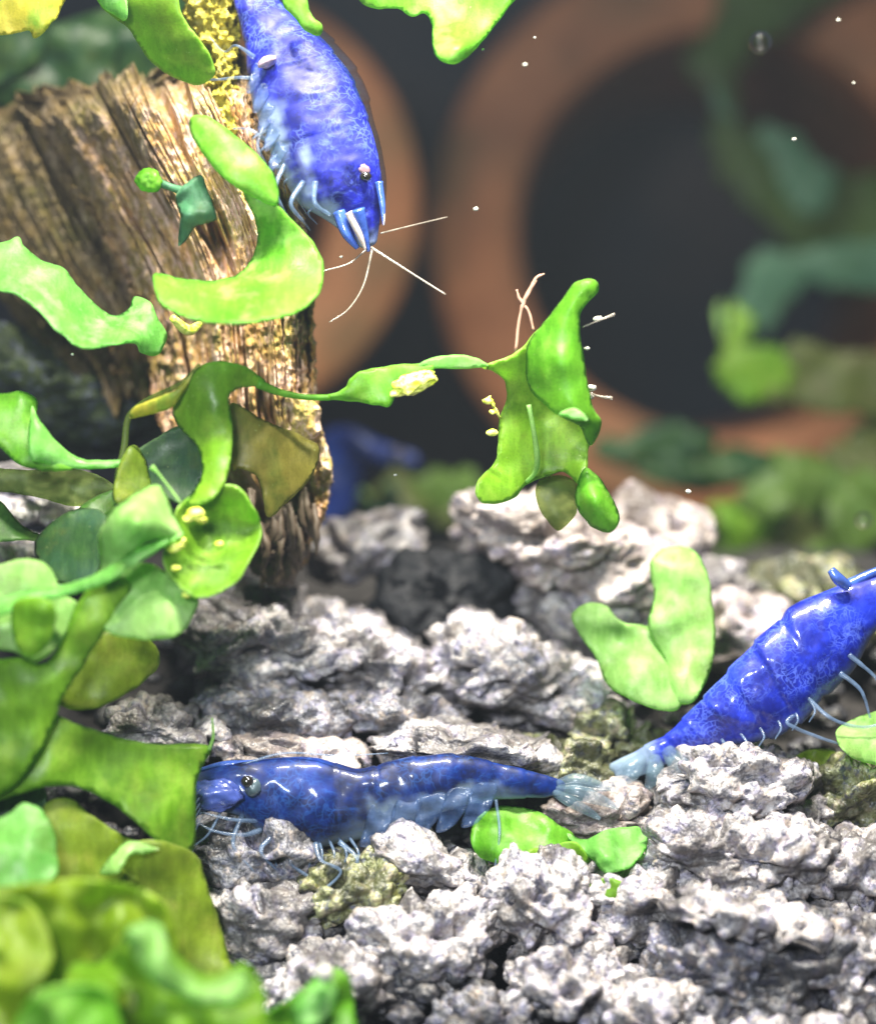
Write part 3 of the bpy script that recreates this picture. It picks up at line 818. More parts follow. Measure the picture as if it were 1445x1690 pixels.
# shrimp 2: lying along the stones in the middle
s2 = thing('shrimp', 'navy blue shrimp standing level on the stones beside the big flat leaf', 'shrimp', P(620, 1390, 0.2), 'blue shrimps')
loft('body', [(285, 1300, 286, 1312, -0.1), (310, 1282, 312, 1326, -0.1), (350, 1268, 350, 1336, -0.1), (395, 1258, 400, 1350, -0.1), (440, 1252, 440, 1380, -0.05), (490, 1250, 495, 1398, 0), (545, 1255, 550, 1396, 0),
              (592, 1268, 600, 1384, 0), (640, 1256, 648, 1368, 0), (700, 1246, 704, 1350, 0), (755, 1244, 758, 1332, 0.05), (810, 1256, 812, 1322, 0.1),
              (860, 1268, 862, 1318, 0.15), (900, 1279, 900, 1316, 0.2), (935, 1290, 932, 1310, 0.25)],
     BLUE2, s2, dr=0.62, seg=[0.44, 0.545, 0.63, 0.71, 0.79, 0.87, 0.94], amp=0.012, segamp=0.05,
     maskf=lambda t, c, n: 0.45 * sm(0.16, 0.0, t) + 0.6 * sm(0.0, -1.0, c + 0.6 * n) * sm(0.42, 0.55, t) * sm(0.9, 0.7, t) + 0.25 * sm(-0.7, -1, c))
blob('eye', 408, 1290, -0.52, 11, 10, EYE, s2, sub=3, rough=0.03)
es = blob('eye_stalk', 418, 1300, -0.45, 13, 16, clear_mat('stalk_grey', (0.08, 0.12, 0.14), 0.0), s2, sub=3, rough=0.2)
[o for o in s2.children if o.name.startswith('eye') and 'stalk' not in o.name][0].parent = es
tube('rostrum', [(420, 1262, -0.1, 8), (370, 1262, -0.1, 6), (325, 1272, -0.1, 3)], LEGB, s2)
blob('antenna_scale', 355, 1312, -0.45, 42, 26, clear_mat('scale_blue', (0.07, 0.11, 0.42), 0.25), s2, sub=4, rough=0.25, rz=14)
for pts in ([(920, 1294, 0.2, 8), (950, 1290, 0.1, 14), (985, 1297, 0.1, 10), (1008, 1303, 0.1, 3)], [(920, 1302, 0.2, 8), (955, 1308, 0, 13), (995, 1322, 0.1, 9), (1020, 1335, 0.1, 3)], [(915, 1308, 0.2, 7), (940, 1322, 0, 10), (975, 1342, 0.1, 7), (990, 1352, 0.1, 3)]):
    tube('tail_fan', pts, FAN, s2, n=26, sides=12)
for k in range(5):
    x0 = 628 + k * 42; y0 = 1352 - k * 8
    frond('swimmeret', [(x0 - 14, y0 - 24), (x0 + 24, y0 - 26), (x0 + 18, y0 + 4), (x0 - 8, y0 + 38), (x0 - 34, y0 + 46), (x0 - 30, y0 + 22)], SWIM, s2, d=-0.32, th=0.02, ripple=0.08, rs=20)
for pts in ([(430, 1370, -0.3, 9), (400, 1378, -0.5, 6), (355, 1372, -0.6, 4), (330, 1360, -0.6, 3)], [(425, 1355, -0.3, 8), (380, 1352, -0.5, 5), (330, 1340, -0.5, 3)],
            [(450, 1380, -0.4, 9), (430, 1405, -0.6, 6), (460, 1440, -0.5, 4), (470, 1465, -0.4, 2)], [(520, 1392, -0.4, 9), (530, 1420, -0.6, 6), (562, 1440, -0.6, 5), (520, 1480, -0.6, 3)],
            [(560, 1390, -0.4, 9), (590, 1420, -0.6, 6), (580, 1470, -0.5, 4), (600, 1530, -0.4, 2)], [(490, 1392, -0.4, 9), (480, 1425, -0.6, 6), (515, 1455, -0.5, 4), (505, 1500, -0.4, 2)],
            [(400, 1345, -0.3, 8), (385, 1395, -0.6, 6), (420, 1440, -0.5, 3)]):
    tube('leg', pts, LEGS, s2, n=26, wob=0.3)
for pts in ([(370, 1330, -0.3, 3), (345, 1375, -0.6, 2), (322, 1395, -0.7, 1.4)], [(400, 1262, -0.2, 3), (470, 1243, -0.2, 2), (560, 1247, -0.3, 1.4), (640, 1243, -0.3, 1)],
            [(818, 1320, -0.1, 3), (824, 1375, -0.3, 2.6), (816, 1436, -0.4, 2)]):
    tube('antenna', pts, LEGS, s2, n=26, sides=6)

for k in range(9):
    x0 = 440 + k * 17
    tube('leg', [(x0, 1385 - abs(k - 4), -0.2, 5), (x0 - 8 + k * 3, 1412, -0.45, 4), (x0 + 6 - k, 1440 + 5 * (k % 3), -0.4, 2.6), (x0 + 12 - 4 * (k % 4), 1470 + 6 * (k % 2), -0.3, 1.4)], LEGS, s2, n=22, wob=0.3)
for k in range(6):
    tube('antenna', [(345, 1290 + k * 7, -0.4, 2), (325 - k, 1310 + k * 14, -0.6, 1.5), (300 + 4 * k, 1335 + k * 20, -0.7, 1)], LEGS, s2, n=20, sides=6)

# shrimp 3: heading out of the picture at the right
s3 = thing('shrimp', 'cobalt blue shrimp climbing out of view at the right, pale tail on a stone', 'shrimp', P(1280, 1200, 0.9), 'blue shrimps')
loft('body', [(1505, 925, 1530, 985, 0.9), (1450, 945, 1486, 1010, 0.9), (1395, 962, 1442, 1045, 0.85), (1345, 982, 1412, 1100, 0.8), (1300, 1006, 1372, 1140, 0.75), (1262, 1040, 1338, 1178, 0.7),
              (1225, 1078, 1300, 1208, 0.7), (1188, 1118, 1258, 1224, 0.7), (1155, 1155, 1215, 1230, 0.75), (1125, 1186, 1170, 1234, 0.8), (1100, 1210, 1138, 1246, 0.85), (1070, 1226, 1098, 1262, 0.9), (1035, 1246, 1058, 1280, 1.0), (1000, 1264, 1012, 1282, 1.1)],
     BLUE3, s3, dr=0.62, seg=[0.34, 0.43, 0.52, 0.61, 0.70, 0.785, 0.87], amp=0.014, segamp=0.075,
     maskf=lambda t, c, n: 0.85 * sm(0.80, 0.93, t + 0.08 * n) + 0.2 * sm(-0.7, -1, c))
tube('rostrum', [(1400, 965, 0.8, 10), (1440, 945, 0.8, 7), (1490, 925, 0.8, 4)], LEGB, s3)
tube('antenna_scale', [(1398, 968, 0.5, 9), (1382, 955, 0.4, 10), (1370, 940, 0.4, 7)], LEGB, s3, n=20)
for pts in ([(1100, 1238, 0.7, 12), (1122, 1265, 0.5, 18), (1145, 1290, 0.5, 12), (1158, 1305, 0.6, 4)], [(1060, 1250, 0.9, 10), (1040, 1272, 0.7, 18), (1018, 1292, 0.8, 10), (1000, 1300, 0.9, 4)],
            [(1080, 1250, 0.8, 10), (1080, 1275, 0.6, 16), (1068, 1300, 0.7, 6)]):
    tube('tail_fan', pts, FAN, s3, n=26, sides=12)
for pts in ([(1330, 1150, 0.4, 8), (1370, 1185, 0.2, 6), (1420, 1200, 0.2, 5), (1470, 1190, 0.2, 3)], [(1310, 1180, 0.4, 8), (1300, 1195, 0.3, 6), (1360, 1220, 0.3, 5), (1400, 1232, 0.4, 3)],
            [(1385, 1110, 0.3, 8), (1420, 1140, 0.2, 6), (1435, 1185, 0.2, 4)], [(1400, 1080, 0.3, 8), (1445, 1120, 0.2, 5), (1470, 1170, 0.2, 4)]):
    tube('leg', pts, LEGS, s3, n=26, wob=0.3)

for k in range(6):
    x0 = 1190 + k * 28; y0 = 1228 - k * 14
    tube('leg', [(x0, y0 - 8, 0.5, 5), (x0 + 14, y0 + 14, 0.3, 4), (x0 + 4, y0 + 34, 0.3, 2)], LEGS, s3, n=18, wob=0.3)

# shrimp 4: blurred, behind the driftwood
s4 = thing('shrimp', 'blurred dark blue shrimp half hidden behind the foot of the driftwood', 'shrimp', P(590, 800, 13), 'blue shrimps')
loft('body', [(490, 900, 520, 930, 13), (510, 800, 575, 860, 13), (535, 715, 600, 800, 13), (580, 705, 632, 775, 12.6), (630, 728, 660, 768, 12.5), (690, 748, 694, 768, 12.5)], BLUE4, s4, dr=0.8, nr=60, nc=24, amp=0.03)
blob('eye', 655, 745, 12.2, 11, 10, EYE, s4, sub=2)

# ------------------------------------------------------------------ stones
rocks = [
    # x, y, d, rx, ry, mat, options, label
    (925, 900, 4.6, 185, 84, ROCKW, dict(ang=-0.35, an=(0.8, 2.1, 1), nf=2.6, nod=0.16, seed=3.2), 'large pale ridged stone under the hanging green frond'),
    (1075, 905, 6.0, 105, 105, ROCKW, dict(ang=-0.2, nf=2, nod=0.10, low=0.2), 'smooth pinkish grey stone behind the V shaped leaf'),
    (610, 905, 5.6, 100, 62, ROCK, dict(ang=0.2, nf=2.6, nod=0.14), 'blurred grey stone at the top of the heap next to the driftwood foot'),
    (740, 985, 5.0, 130, 92, HOLLOW_SHADE, dict(nf=2.4, nod=0.10, low=0.25), 'stone painted near black as shade for the hollow below the largest ridged stone'),
    (445, 1062, 3.4, 180, 92, ROCK, dict(ang=-0.25, an=(0.7, 1.5, 1), nod=0.24, nf=2.8), 'pale knobbly stone directly under the driftwood foot'),
    (615, 1108, 3.4, 160, 80, ROCK, dict(ang=-0.4, an=(0.8, 2.1, 1), nod=0.24, nf=2.8), 'pale grey stone with slanting ridges in the middle of the heap'),
    (860, 1125, 3.2, 160, 88, ROCK, dict(ang=-0.35, an=(0.75, 1.7, 1), nod=0.26, nf=3.0), 'ridged lilac stone left of the V shaped leaf'),
    (960, 1015, 4.4, 105, 75, ROCK, dict(ang=-0.5, nf=3), 'slanting stone wedged between the largest ridge and the V shaped leaf'),
    (1225, 1045, 4.6, 95, 80, ROCKW, dict(nf=2.4, nod=0.12), 'sandy stone behind the back of the cobalt shrimp'),
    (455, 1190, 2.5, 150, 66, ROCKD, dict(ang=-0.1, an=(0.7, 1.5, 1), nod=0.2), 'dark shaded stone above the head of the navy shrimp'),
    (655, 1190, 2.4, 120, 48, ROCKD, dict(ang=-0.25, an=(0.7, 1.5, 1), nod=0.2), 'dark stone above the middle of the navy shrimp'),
    (770, 1235, 1.6, 165, 38, ROCK, dict(ang=-0.1, an=(0.7, 1.5, 1), nod=0.16), 'long low pale stone along the back of the navy shrimp'),
    (480, 1245, 1.4, 120, 34, ROCKW, dict(ang=-0.1, nod=0.12), 'low cream stone just above the navy shrimp head'),
    (270, 1205, 1.2, 85, 44, ROCK, dict(ang=0.0, nod=0.2), 'pale stone peeping out above the big flat leaf'),
    (1010, 1215, 2.3, 78, 58, MOSSY, dict(nod=0.2), 'mossy yellow green stone above the pale shrimp tail'),
    (935, 1260, 1.6, 85, 44, MOSSY, dict(nod=0.2), 'dull mossy stone beside the tail of the navy shrimp'),
    (1215, 1300, 1.0, 150, 78, ROCK, dict(ang=-0.25, nod=0.22, an=(0.7, 1.4, 1)), 'pale crusted stone below the belly of the cobalt shrimp'),
    (1225, 1405, 0.3, 170, 78, ROCK, dict(ang=-0.05, nod=0.26, an=(0.8, 1.3, 1)), 'widest pale stone with a dark underside right of the small leaf'),
    (1400, 1310, 1.2, 90, 75, MOSSY, dict(nod=0.2), 'mossy stone at the right edge under the cobalt shrimp legs'),
    (1420, 1440, 0.1, 110, 70, ROCK, dict(nod=0.22), 'pale stone at the right edge below the mossy one'),
    (985, 1350, 0.9, 90, 52, ROCKW, dict(nod=0.14), 'low smooth cream stone between shrimp tail and small leaf'),
    (700, 1430, 0.2, 110, 58, ROCK, dict(ang=-0.4, nod=0.18), 'slanting pale stone under the swimmerets of the navy shrimp'),
    (430, 1400, 0.4, 115, 66, ROCKD, dict(nod=0.26), 'brownish dark stone under the head of the navy shrimp'),
    (580, 1470, 0.2, 120, 76, MOSSY, dict(nod=0.22), 'yellow stained stone under the legs of the navy shrimp'),
    (440, 1520, -0.3, 105, 80, ROCK, dict(nod=0.26, nf=5), 'glittering pale stone against the edge of the olive leaf'),
    (905, 1495, -0.3, 110, 100, ROCK, dict(nod=0.28, nf=3.6), 'tall knobbly white stone below the small leaf'),
    (1065, 1500, -0.2, 90, 72, ROCK, dict(nod=0.24, nf=3.6), 'rounded grey stone between the tall white one and the dark faced one'),
    (700, 1560, -0.6, 120, 92, ROCK, dict(nod=0.28, nf=3.6), 'pitted pale stone in the bottom middle beside a dark gap'),
    (560, 1640, -1.0, 120, 84, ROCK, dict(nod=0.26, nf=3.6), 'pale stone behind the bottom green tufts'),
    (1235, 1600, -0.7, 175, 110, ROCKD, dict(nod=0.24, nf=4, flat=1.0), 'dark faced stone with a bright crusted top near the bottom right'),
    (1225, 1512, -0.75, 165, 34, ROCK, dict(ang=-0.25, nod=0.26, nf=3.6), 'bright crust lying over the dark faced stone'),
    (1400, 1590, -0.8, 110, 105, ROCK, dict(nod=0.28, nf=4.2), 'bright rough stone at the bottom right corner'),
    (940, 1640, -1.0, 110, 80, ROCK, dict(nod=0.26, nf=3.6), 'pale rough stone cut by the bottom edge under the tall white one'),
    (1100, 1680, -1.3, 110, 66, ROCK, dict(nod=0.26, nf=3.6), 'pale stone cut by the bottom edge in front of the dark faced one'),
    (790, 1690, -1.3, 90, 60, ROCKD, dict(nod=0.24), 'darkest stone cut by the bottom edge'),
    (1310, 1720, -1.6, 130, 60, ROCK, dict(nod=0.24), 'flat pale stone poking up at the bottom edge right of centre'),
    (265, 1660, -1.5, 75, 66, ROCK, dict(nod=0.22), 'pale stone showing through the gap in the bottom left leaves'),
    (60, 820, 3.2, 100, 50, ROCK, dict(nod=0.14, nf=2.4), 'pale lilac stone seen through the leaves at the left edge'),
    (60, 935, 2.8, 120, 50, ROCK, dict(nod=0.16, nf=3), 'blurred pale stone behind the round leaf at the left edge'),
    (95, 650, 6.0, 200, 130, SHADY, dict(nod=0.2, nf=2.2), 'mossy stone with shade painted into its colour left of the driftwood'),
    (1150, 990, 5.5, 95, 70, ROCK, dict(nod=0.12), 'blurred stone beside the tip of the V shaped leaf'),
    (1330, 1010, 6.0, 130, 100, MOSSY, dict(nod=0.12, nf=2), 'dark mossy stone behind the head of the cobalt shrimp'),
    (540, 1330, 1.4, 160, 60, ROCKD, dict(nod=0.2), 'dark stone hidden behind the navy shrimp'),
]
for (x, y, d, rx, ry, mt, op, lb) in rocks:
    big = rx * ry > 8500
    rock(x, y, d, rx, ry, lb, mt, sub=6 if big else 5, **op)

# small loose gravel between the stones: too many to count
v0, f0 = ico(3)
gv, gf = [], []
cnt = 0
for k in range(900):
    py = random.uniform(980, 1780) if k % 3 else random.uniform(1300, 1760)
    px = random.uniform(-60, 1520)
    if px < 330 and py > 1250 and k % 2: continue
    d = float(gdepth(py)) + random.uniform(-0.3, 0.5)
    r = random.uniform(9, 30) / 100
    q = v0 * (1 + 0.35 * fbm(v0 * 1.6 + k * 3.1, 3)[:, None]) * np.array([1, random.uniform(0.6, 1), 1]) * r
    c = P(px, py + 10, d + 0.1)
    gv.append(c + np.outer(q[:, 0], R) + np.outer(q[:, 1], U) + np.outer(q[:, 2], F))
    gf.append(f0 + cnt * len(v0)); cnt += 1
o = link_mesh('gravel', np.concatenate(gv), np.concatenate(gf), ROCKD, None)
tag(o, 'small loose grey grit filling the gaps between the stones', 'gravel', kind='stuff')

# ------------------------------------------------------------------ single leaves and fronds
PLG = 'single green fronds'
t = thing('frond', 'curled bright green frond hooked like a J in front of the driftwood', 'leaf', P(460, 520, 0), PLG)
frond('blade', [(316, 194, -0.9), (345, 193, -0.9), (388, 222, -0.95), (432, 262, -1.0), (457, 298, -1.05), (459, 336, -1.1), (430, 332, -1.2), (390, 310, -1.15), (345, 268, -1.0), (316, 222, -0.95)], LIME, t, dome=0.25)
frond('blade', [(402, 318, -1.0), (430, 325, -1.1), (457, 338, -1.0), (500, 380, -0.8), (528, 420, -0.9), (534, 455, -1.1), (520, 495, -1.5), (480, 520, -1.9), (430, 532, -2.1), (370, 535, -2.1), (310, 525, -2.0), (268, 505, -1.8), (254, 472, -1.5), (258, 450, -1.1),
                (305, 460, -1.0), (362, 462, -0.9), (405, 442, -0.7), (424, 402, -0.6), (420, 360, -0.9)], LIME, t, dome=0.1, ripple=0.08)
tube('stem', [(285, 525, -0.6, 6), (310, 545, -0.2, 9), (330, 535, 0.2, 6)], EGGY, t)
o = frond('frond', [(-60, 398, -0.4), (0, 400, -0.4), (30, 390, -0.3), (42, 408, -0.3), (72, 430, -0.3), (105, 442, -0.3), (132, 476, -0.2), (165, 508, -0.1), (190, 520, 0), (214, 508, 0.1), (222, 488, 0.2), (250, 500, 0), (262, 528, -0.1), (276, 552, 0), (262, 585, -0.1), (232, 582, -0.3),
                    (222, 568, -0.6), (190, 570, -0.9), (140, 576, -1.2), (104, 556, -1.3), (60, 512, -1.3), (25, 487, -1.2), (-10, 480, -1.2), (-60, 475, -1.2)], MINT, None, ripple=0.1)
tag(o, 'broad mint green frond reaching in from the left edge to the driftwood', 'leaf', PLG)
t = thing('frond', 'small dull green frond with a round bud lying on the driftwood grain', 'leaf', P(320, 340, 0), PLG)
frond('blade', [(290, 322, -0.5), (312, 298, -0.6), (332, 290, -0.6), (342, 312, -0.6), (357, 356, -0.5), (345, 368, -0.5), (322, 376, -0.4), (304, 400, -0.3), (293, 404, -0.2), (298, 360, -0.5)], TEAL, t, dome=0.15, rs=30)
blob('bud', 246, 299, -0.5, 21, 19, FRESH, t, sub=4, rough=0.25)
tube('stem', [(258, 300, -0.5, 8), (280, 308, -0.45, 6), (300, 315, -0.5, 8)], TEAL, t)
o = frond('frond', [(-60, -40), (104, -40), (100, 18), (84, 40), (66, 60), (56, 62), (48, 50), (20, 56), (-4, 58), (-60, 64)], YELLOW, None, d=-0.5, dome=0.1)
tag(o, 'yellow green leaf cut by the top left corner', 'leaf', PLG)
t = thing('frond', 'wide green frond drooping from the top edge onto the driftwood', 'leaf', P(260, 0, 0), PLG)
frond('blade', [(152, -30, 0.3), (232, -30, 0), (288, -12, -0.3), (304, 30, -0.3), (340, 78, -0.2), (356, 118, 0), (332, 140, 0.2), (290, 130, 0.3), (250, 102, 0.4), (215, 52, 0.4), (190, 30, 0.4), (165, 8, 0.5)], GRASS, t, dome=0.2)
frond('blade', [(150, -30, -0.2), (200, -30, -0.2), (212, 20, -0.2), (205, 34, -0.1), (188, 24, 0), (165, 6, 0)], MINT, t, dome=0.1)
o = frond('frond', [(462, -40), (505, -40), (508, 0), (515, 25), (532, 42), (526, 58), (505, 52), (484, 27), (466, 4)], LIME, None, d=-0.5, dome=0.1)
tag(o, 'narrow green leaf tip at the top edge beside the shrimp tail', 'leaf', PLG)
o = frond('frond', [(575, -40, 0.4), (860, -40, -0.3), (834, 18, -0.4), (802, 60, -0.5), (772, 94, -0.7), (745, 105, -0.9), (722, 95, -0.8), (713, 70, -0.5), (712, 40, -0.2), (700, 22, 0), (680, 28, 0), (655, 15, 0.1), (620, 14, 0.3), (592, 0, 0.4)], LIME, None, dome=0.25, inner=[(750, 45, -0.3), (760, 80, -0.9)])
tag(o, 'bright lobed leaf hanging from the top edge over the clay pipes', 'leaf', PLG)

t = thing('frond', 'bright green frond hanging on a thin stem in open water at the centre', 'leaf', P(880, 700, 0), PLG)
frond('blade', [(492, 655), (545, 650), (568, 640), (578, 624), (602, 610), (650, 602), (690, 600), (715, 604), (708, 630), (680, 645), (655, 652), (642, 671), (620, 668), (580, 662), (540, 660)], FRESH, t, d=-0.6, dome=0.1, edge=9)
blob('bud', 683, 632, -0.75, 37, 17, EGGY, t, sub=4, rough=0.35, ang=0.4, rz=9)
frond('strap', [(690, 602), (722, 588), (770, 587), (806, 602), (775, 608), (722, 608)], MINT, t, d=-0.5, edge=6)
frond('blade', [(796, 605, -0.3), (850, 582, -0.3), (885, 545, -0.4), (920, 520, -0.4), (950, 560, 0.1), (962, 640, 0.2), (985, 700, 0), (972, 740, 0), (968, 778, -0.1), (958, 802, -0.1), (930, 780, 0.1), (905, 785, 0.1), (870, 800, 0), (850, 820, -0.2), (820, 831, -0.4),
                (795, 829, -0.5), (783, 810, -0.5), (790, 790, -0.4), (815, 765, -0.1), (821, 730, 0), (823, 690, 0.1), (836, 660, 0.1), (832, 630, 0), (815, 614, -0.2)], GRASS, t, ripple=0.15, dome=0.1)
frond('blade', [(868, 575, -0.5), (895, 535, -0.6), (925, 495, -0.7), (950, 466, -0.8), (980, 461, -0.8), (986, 480, -0.8), (962, 508, -0.8), (956, 530, -0.8), (960, 570, -0.8), (968, 620, -0.8), (978, 670, -0.9), (992, 700, -0.8), (974, 735, -0.6), (955, 702, -0.9), (930, 690, -1.0), (900, 670, -0.9), (873, 640, -0.6)], FRESH, t, dome=0.3, inner=[(925, 600, -1.0)])
frond('blade', [(952, 795), (965, 772), (985, 785), (1010, 822), (1022, 858), (1006, 878), (975, 870), (955, 845), (949, 820)], LIME, t, d=-0.4, dome=0.3, inner=[(985, 825, -0.7)])
frond('film', [(893, 790), (930, 785), (952, 800), (950, 845), (922, 876), (897, 852), (884, 818)], FILM, t, d=0.5, dome=0.15)
tube('rib', [(872, 668, -0.45, 4), (880, 710, -0.4, 4), (886, 755, -0.3, 5), (882, 780, -0.2, 4), (868, 795, -0.1, 3)], PALE, t, n=30)
frond('flap', [(922, 683), (945, 672), (965, 684), (968, 694), (940, 690)], MINT, t, d=-1.35, edge=8)
for pts, mt in (([(850, 580, -0.3, 3), (858, 520, -0.3, 3), (868, 490, -0.3, 4), (884, 462, -0.3, 3)], HAIRB), ([(880, 545, -0.3, 3), (872, 515, -0.3, 2.5), (858, 495, -0.3, 3), (852, 478, -0.3, 2)], HAIRB), ([(868, 490, -0.3, 2), (884, 460, -0.3, 3), (898, 452, -0.3, 1.5)], HAIRB),
                ([(960, 540, -0.5, 1.5), (985, 530, -0.5, 1.5), (1014, 518, -0.5, 2.5)], FEEL), ([(970, 648, -0.5, 1.5), (990, 654, -0.5, 1.5), (1010, 657, -0.5, 3)], FEEL), ([(825, 690, 0, 2), (815, 672, -0.1, 3), (805, 655, -0.1, 4)], EGGY)):
    tube('filament', pts, mt, t, n=22, sides=6, wob=0.6)
for x, y, r in ((986, 526, 6), (975, 640, 7), (972, 655, 6), (805, 662, 7), (812, 714, 8), (968, 575, 4), (813, 680, 5)):
    blob('bud', x, y, -0.45, r * 1.3, r * 0.8, EGGY if x < 900 else SPECK, t, sub=2, rough=0.3)

t = thing('frond', 'pale V shaped frond standing between the stones left of the cobalt shrimp', 'leaf', P(1090, 1170, 1.5), PLG)
frond('blade', [(943, 1015, 1.8), (968, 995, 1.8), (1000, 1000, 1.8), (1022, 1024, 1.8), (1060, 1032, 1.9), (1090, 1040, 1.9), (1105, 1085, 1.7), (1130, 1130, 1.3), (1120, 1168, 1.1), (1085, 1172, 1.1), (1035, 1152, 1.2), (1000, 1128, 1.4), (980, 1080, 1.6), (955, 1045, 1.7)], PALE, t, dome=0.3, ripple=0.25, inner=[(1020, 1060, 1.9), (1060, 1100, 1.3)])
frond('blade', [(1068, 1035, 1.6), (1078, 985, 1.8), (1072, 930, 2.0), (1095, 904, 2.1), (1140, 905, 2.1), (1165, 940, 1.9), (1176, 1000, 1.7), (1180, 1060, 1.4), (1170, 1110, 1.2), (1140, 1160, 1.0), (1105, 1150, 1.2), (1095, 1090, 1.5)], PALE, t, dome=0.35, ripple=0.25)
o = None
t = thing('frond', 'small bright green leaf pair under the tail of the navy shrimp', 'leaf', P(900, 1420, 0), PLG)
frond('blade', [(776, 1388, -0.3), (786, 1350, 0), (820, 1330, 0.2), (880, 1336, 0.2), (922, 1360, 0), (948, 1385, -0.1), (900, 1410, -0.4), (850, 1424, -0.6), (800, 1420, -0.5)], LIME, t, dome=0.2, ripple=0.25, rs=45)
frond('blade', [(935, 1375, -0.1), (965, 1385, -0.2), (1000, 1370, -0.1), (1050, 1364, 0), (1068, 1390, -0.1), (1042, 1430, -0.5), (1000, 1440, -0.6), (975, 1418, -0.5), (950, 1400, -0.3)], MINT, t, dome=0.2, ripple=0.3, rs=35)
frond('blade', [(870, 1405), (905, 1398), (945, 1388), (970, 1420), (935, 1442), (890, 1438)], GRASS, t, d=-0.35, dome=0.1, rs=35)
frond('blade', [(965, 1462), (1000, 1450), (1030, 1460), (1025, 1485), (985, 1490)], GRASS, t, d=-0.8, dome=0.1, rs=35)
o = frond('frond', [(1380, 1205, 0.4), (1430, 1178, 0.8), (1500, 1170, 0.8), (1500, 1262, 0.2), (1430, 1260, 0.0), (1392, 1240, 0.1)], PALE, None, dome=0.2, ripple=0.2, rs=40)
tag(o, 'pale green leaf at the right edge under the cobalt shrimp legs', 'leaf', PLG)
for outl, mt, lb in (([(1300, 1262), (1350, 1235), (1420, 1262), (1400, 1300), (1340, 1310)], OLIVE, 'olive leaf scrap on the mossy stone at the right'),):
    o = frond('leaf_scrap', outl, mt, None, d=1.0, dome=0.1, ripple=0.3, rs=30)
    tag(o, lb, 'leaf', 'leaf scraps on the stones')

# right-hand background fronds
BG = 'blurred background fronds'
t = thing('frond', 'dark blurred frond chain crossing the mouth of the largest clay pipe', 'plant', P(1300, 300, 18), BG)
frond('blade', [(1205, -60), (1420, -60), (1300, 48), (1240, 82), (1218, 130), (1216, 190), (1160, 150), (1128, 112), (1150, 70), (1180, 30)], HAZEG, t, d=24, dome=0.2, th=0.1, wob=11)
frond('blade', [(1172, 140), (1190, 150), (1212, 190), (1200, 196), (1180, 170)], HAZET, t, d=20, th=0.1, wob=11)
frond('blade', [(1185, 165), (1240, 208), (1300, 240), (1370, 285), (1520, 310), (1520, 480), (1400, 410), (1320, 420), (1250, 345), (1190, 300), (1175, 240)], HAZEG, t, d=24, dome=0.2, th=0.1, wob=11)
frond('blade', [(1260, 215), (1320, 235), (1375, 290), (1365, 355), (1310, 350), (1275, 290)], HAZET, t, d=20, dome=0.2, th=0.1, wob=11)
frond('blade', [(1212, 480), (1236, 432), (1290, 412), (1380, 395), (1520, 400), (1500, 490), (1400, 480), (1320, 480), (1290, 520), (1262, 546), (1225, 530)], HAZET, t, d=19, dome=0.2, th=0.1, wob=11)
t = thing('frond', 'blurred bright green frond with a thin upright stalk at the right', 'plant', P(1240, 640, 10), BG)
frond('blade', [(1195, 512), (1222, 498), (1242, 538), (1222, 572), (1262, 572), (1300, 592), (1300, 650), (1240, 668), (1200, 652), (1178, 620), (1184, 580), (1196, 550)], GRASS, t, d=15, dome=0.2, th=0.1, wob=11)
frond('blade', [(1180, 520), (1188, 495), (1196, 520), (1190, 560)], PALE, t, d=15, th=0.05)
o = frond('frond', [(1260, 588), (1330, 563), (1400, 578), (1520, 600), (1520, 700), (1400, 682), (1330, 672), (1270, 662)], MURK, None, d=15, dome=0.2, th=0.1, wob=11)
tag(o, 'wide dull olive blade blurred at the right edge below the pipe mouth', 'plant', BG)
t = thing('background_plant', 'blurred leafy clump behind the cobalt shrimp at the right', 'plant', P(1320, 950, 8), BG)
for (x, y, rx, ry, mt, dd) in ((1220, 860, 55, 60, GRASS, 8), (1260, 820, 45, 40, HAZEG, 7.6), (1330, 800, 75, 50, HAZEG, 8.4), (1420, 860, 60, 70, HAZEG, 7.5), (1300, 900, 60, 45, MURK, 8.2), (1370, 930, 60, 40, HAZEG, 7.6), (1440, 780, 70, 60, MURK, 9), (1215, 930, 50, 40, HAZEG, 8), (1450, 740, 90, 50, MURK, 9.4), (1180, 780, 120, 34, DARK, 9.6), (1090, 735, 120, 30, DARK, 9.8)):
    a = np.linspace(0, 2 * np.pi, 9, endpoint=False)
    rr = 1 + 0.3 * rng.uniform(-1, 1, 9)
    frond('leaf', [(x + rx * r * math.cos(q), y + ry * r * math.sin(q)) for q, r in zip(a, rr)], mt, t, d=dd + 6, dome=0.3, th=0.1, ripple=0.4, wob=9)
t = thing('background_plant', 'blurred pale green tuft behind the top of the stone heap', 'plant', P(680, 870, 8), BG)
for (x, y, rx, ry, mt, dd) in ((650, 825, 60, 48, MURK, 8), (640, 840, 35, 28, HAZET, 7.6), (725, 815, 60, 50, HAZEG, 8.4), (780, 850, 60, 40, MURK, 8.6), (560, 880, 50, 50, HAZEG, 8.6), (590, 840, 30, 22, PALE, 8)):
    a = np.linspace(0, 2 * np.pi, 9, endpoint=False)
    rr = 1 + 0.3 * rng.uniform(-1, 1, 9)
    frond('leaf', [(x + rx * r * math.cos(q), y + ry * r * math.sin(q)) for q, r in zip(a, rr)], mt, t, d=dd + 6, dome=0.3, th=0.1, ripple=0.4, wob=9)
t = thing('background_plant', 'very dark leaf shapes added as deep shade at the upper left', 'plant', P(120, 160, 7), BG)  # dark leaf shapes added to stand for the deep green shade here
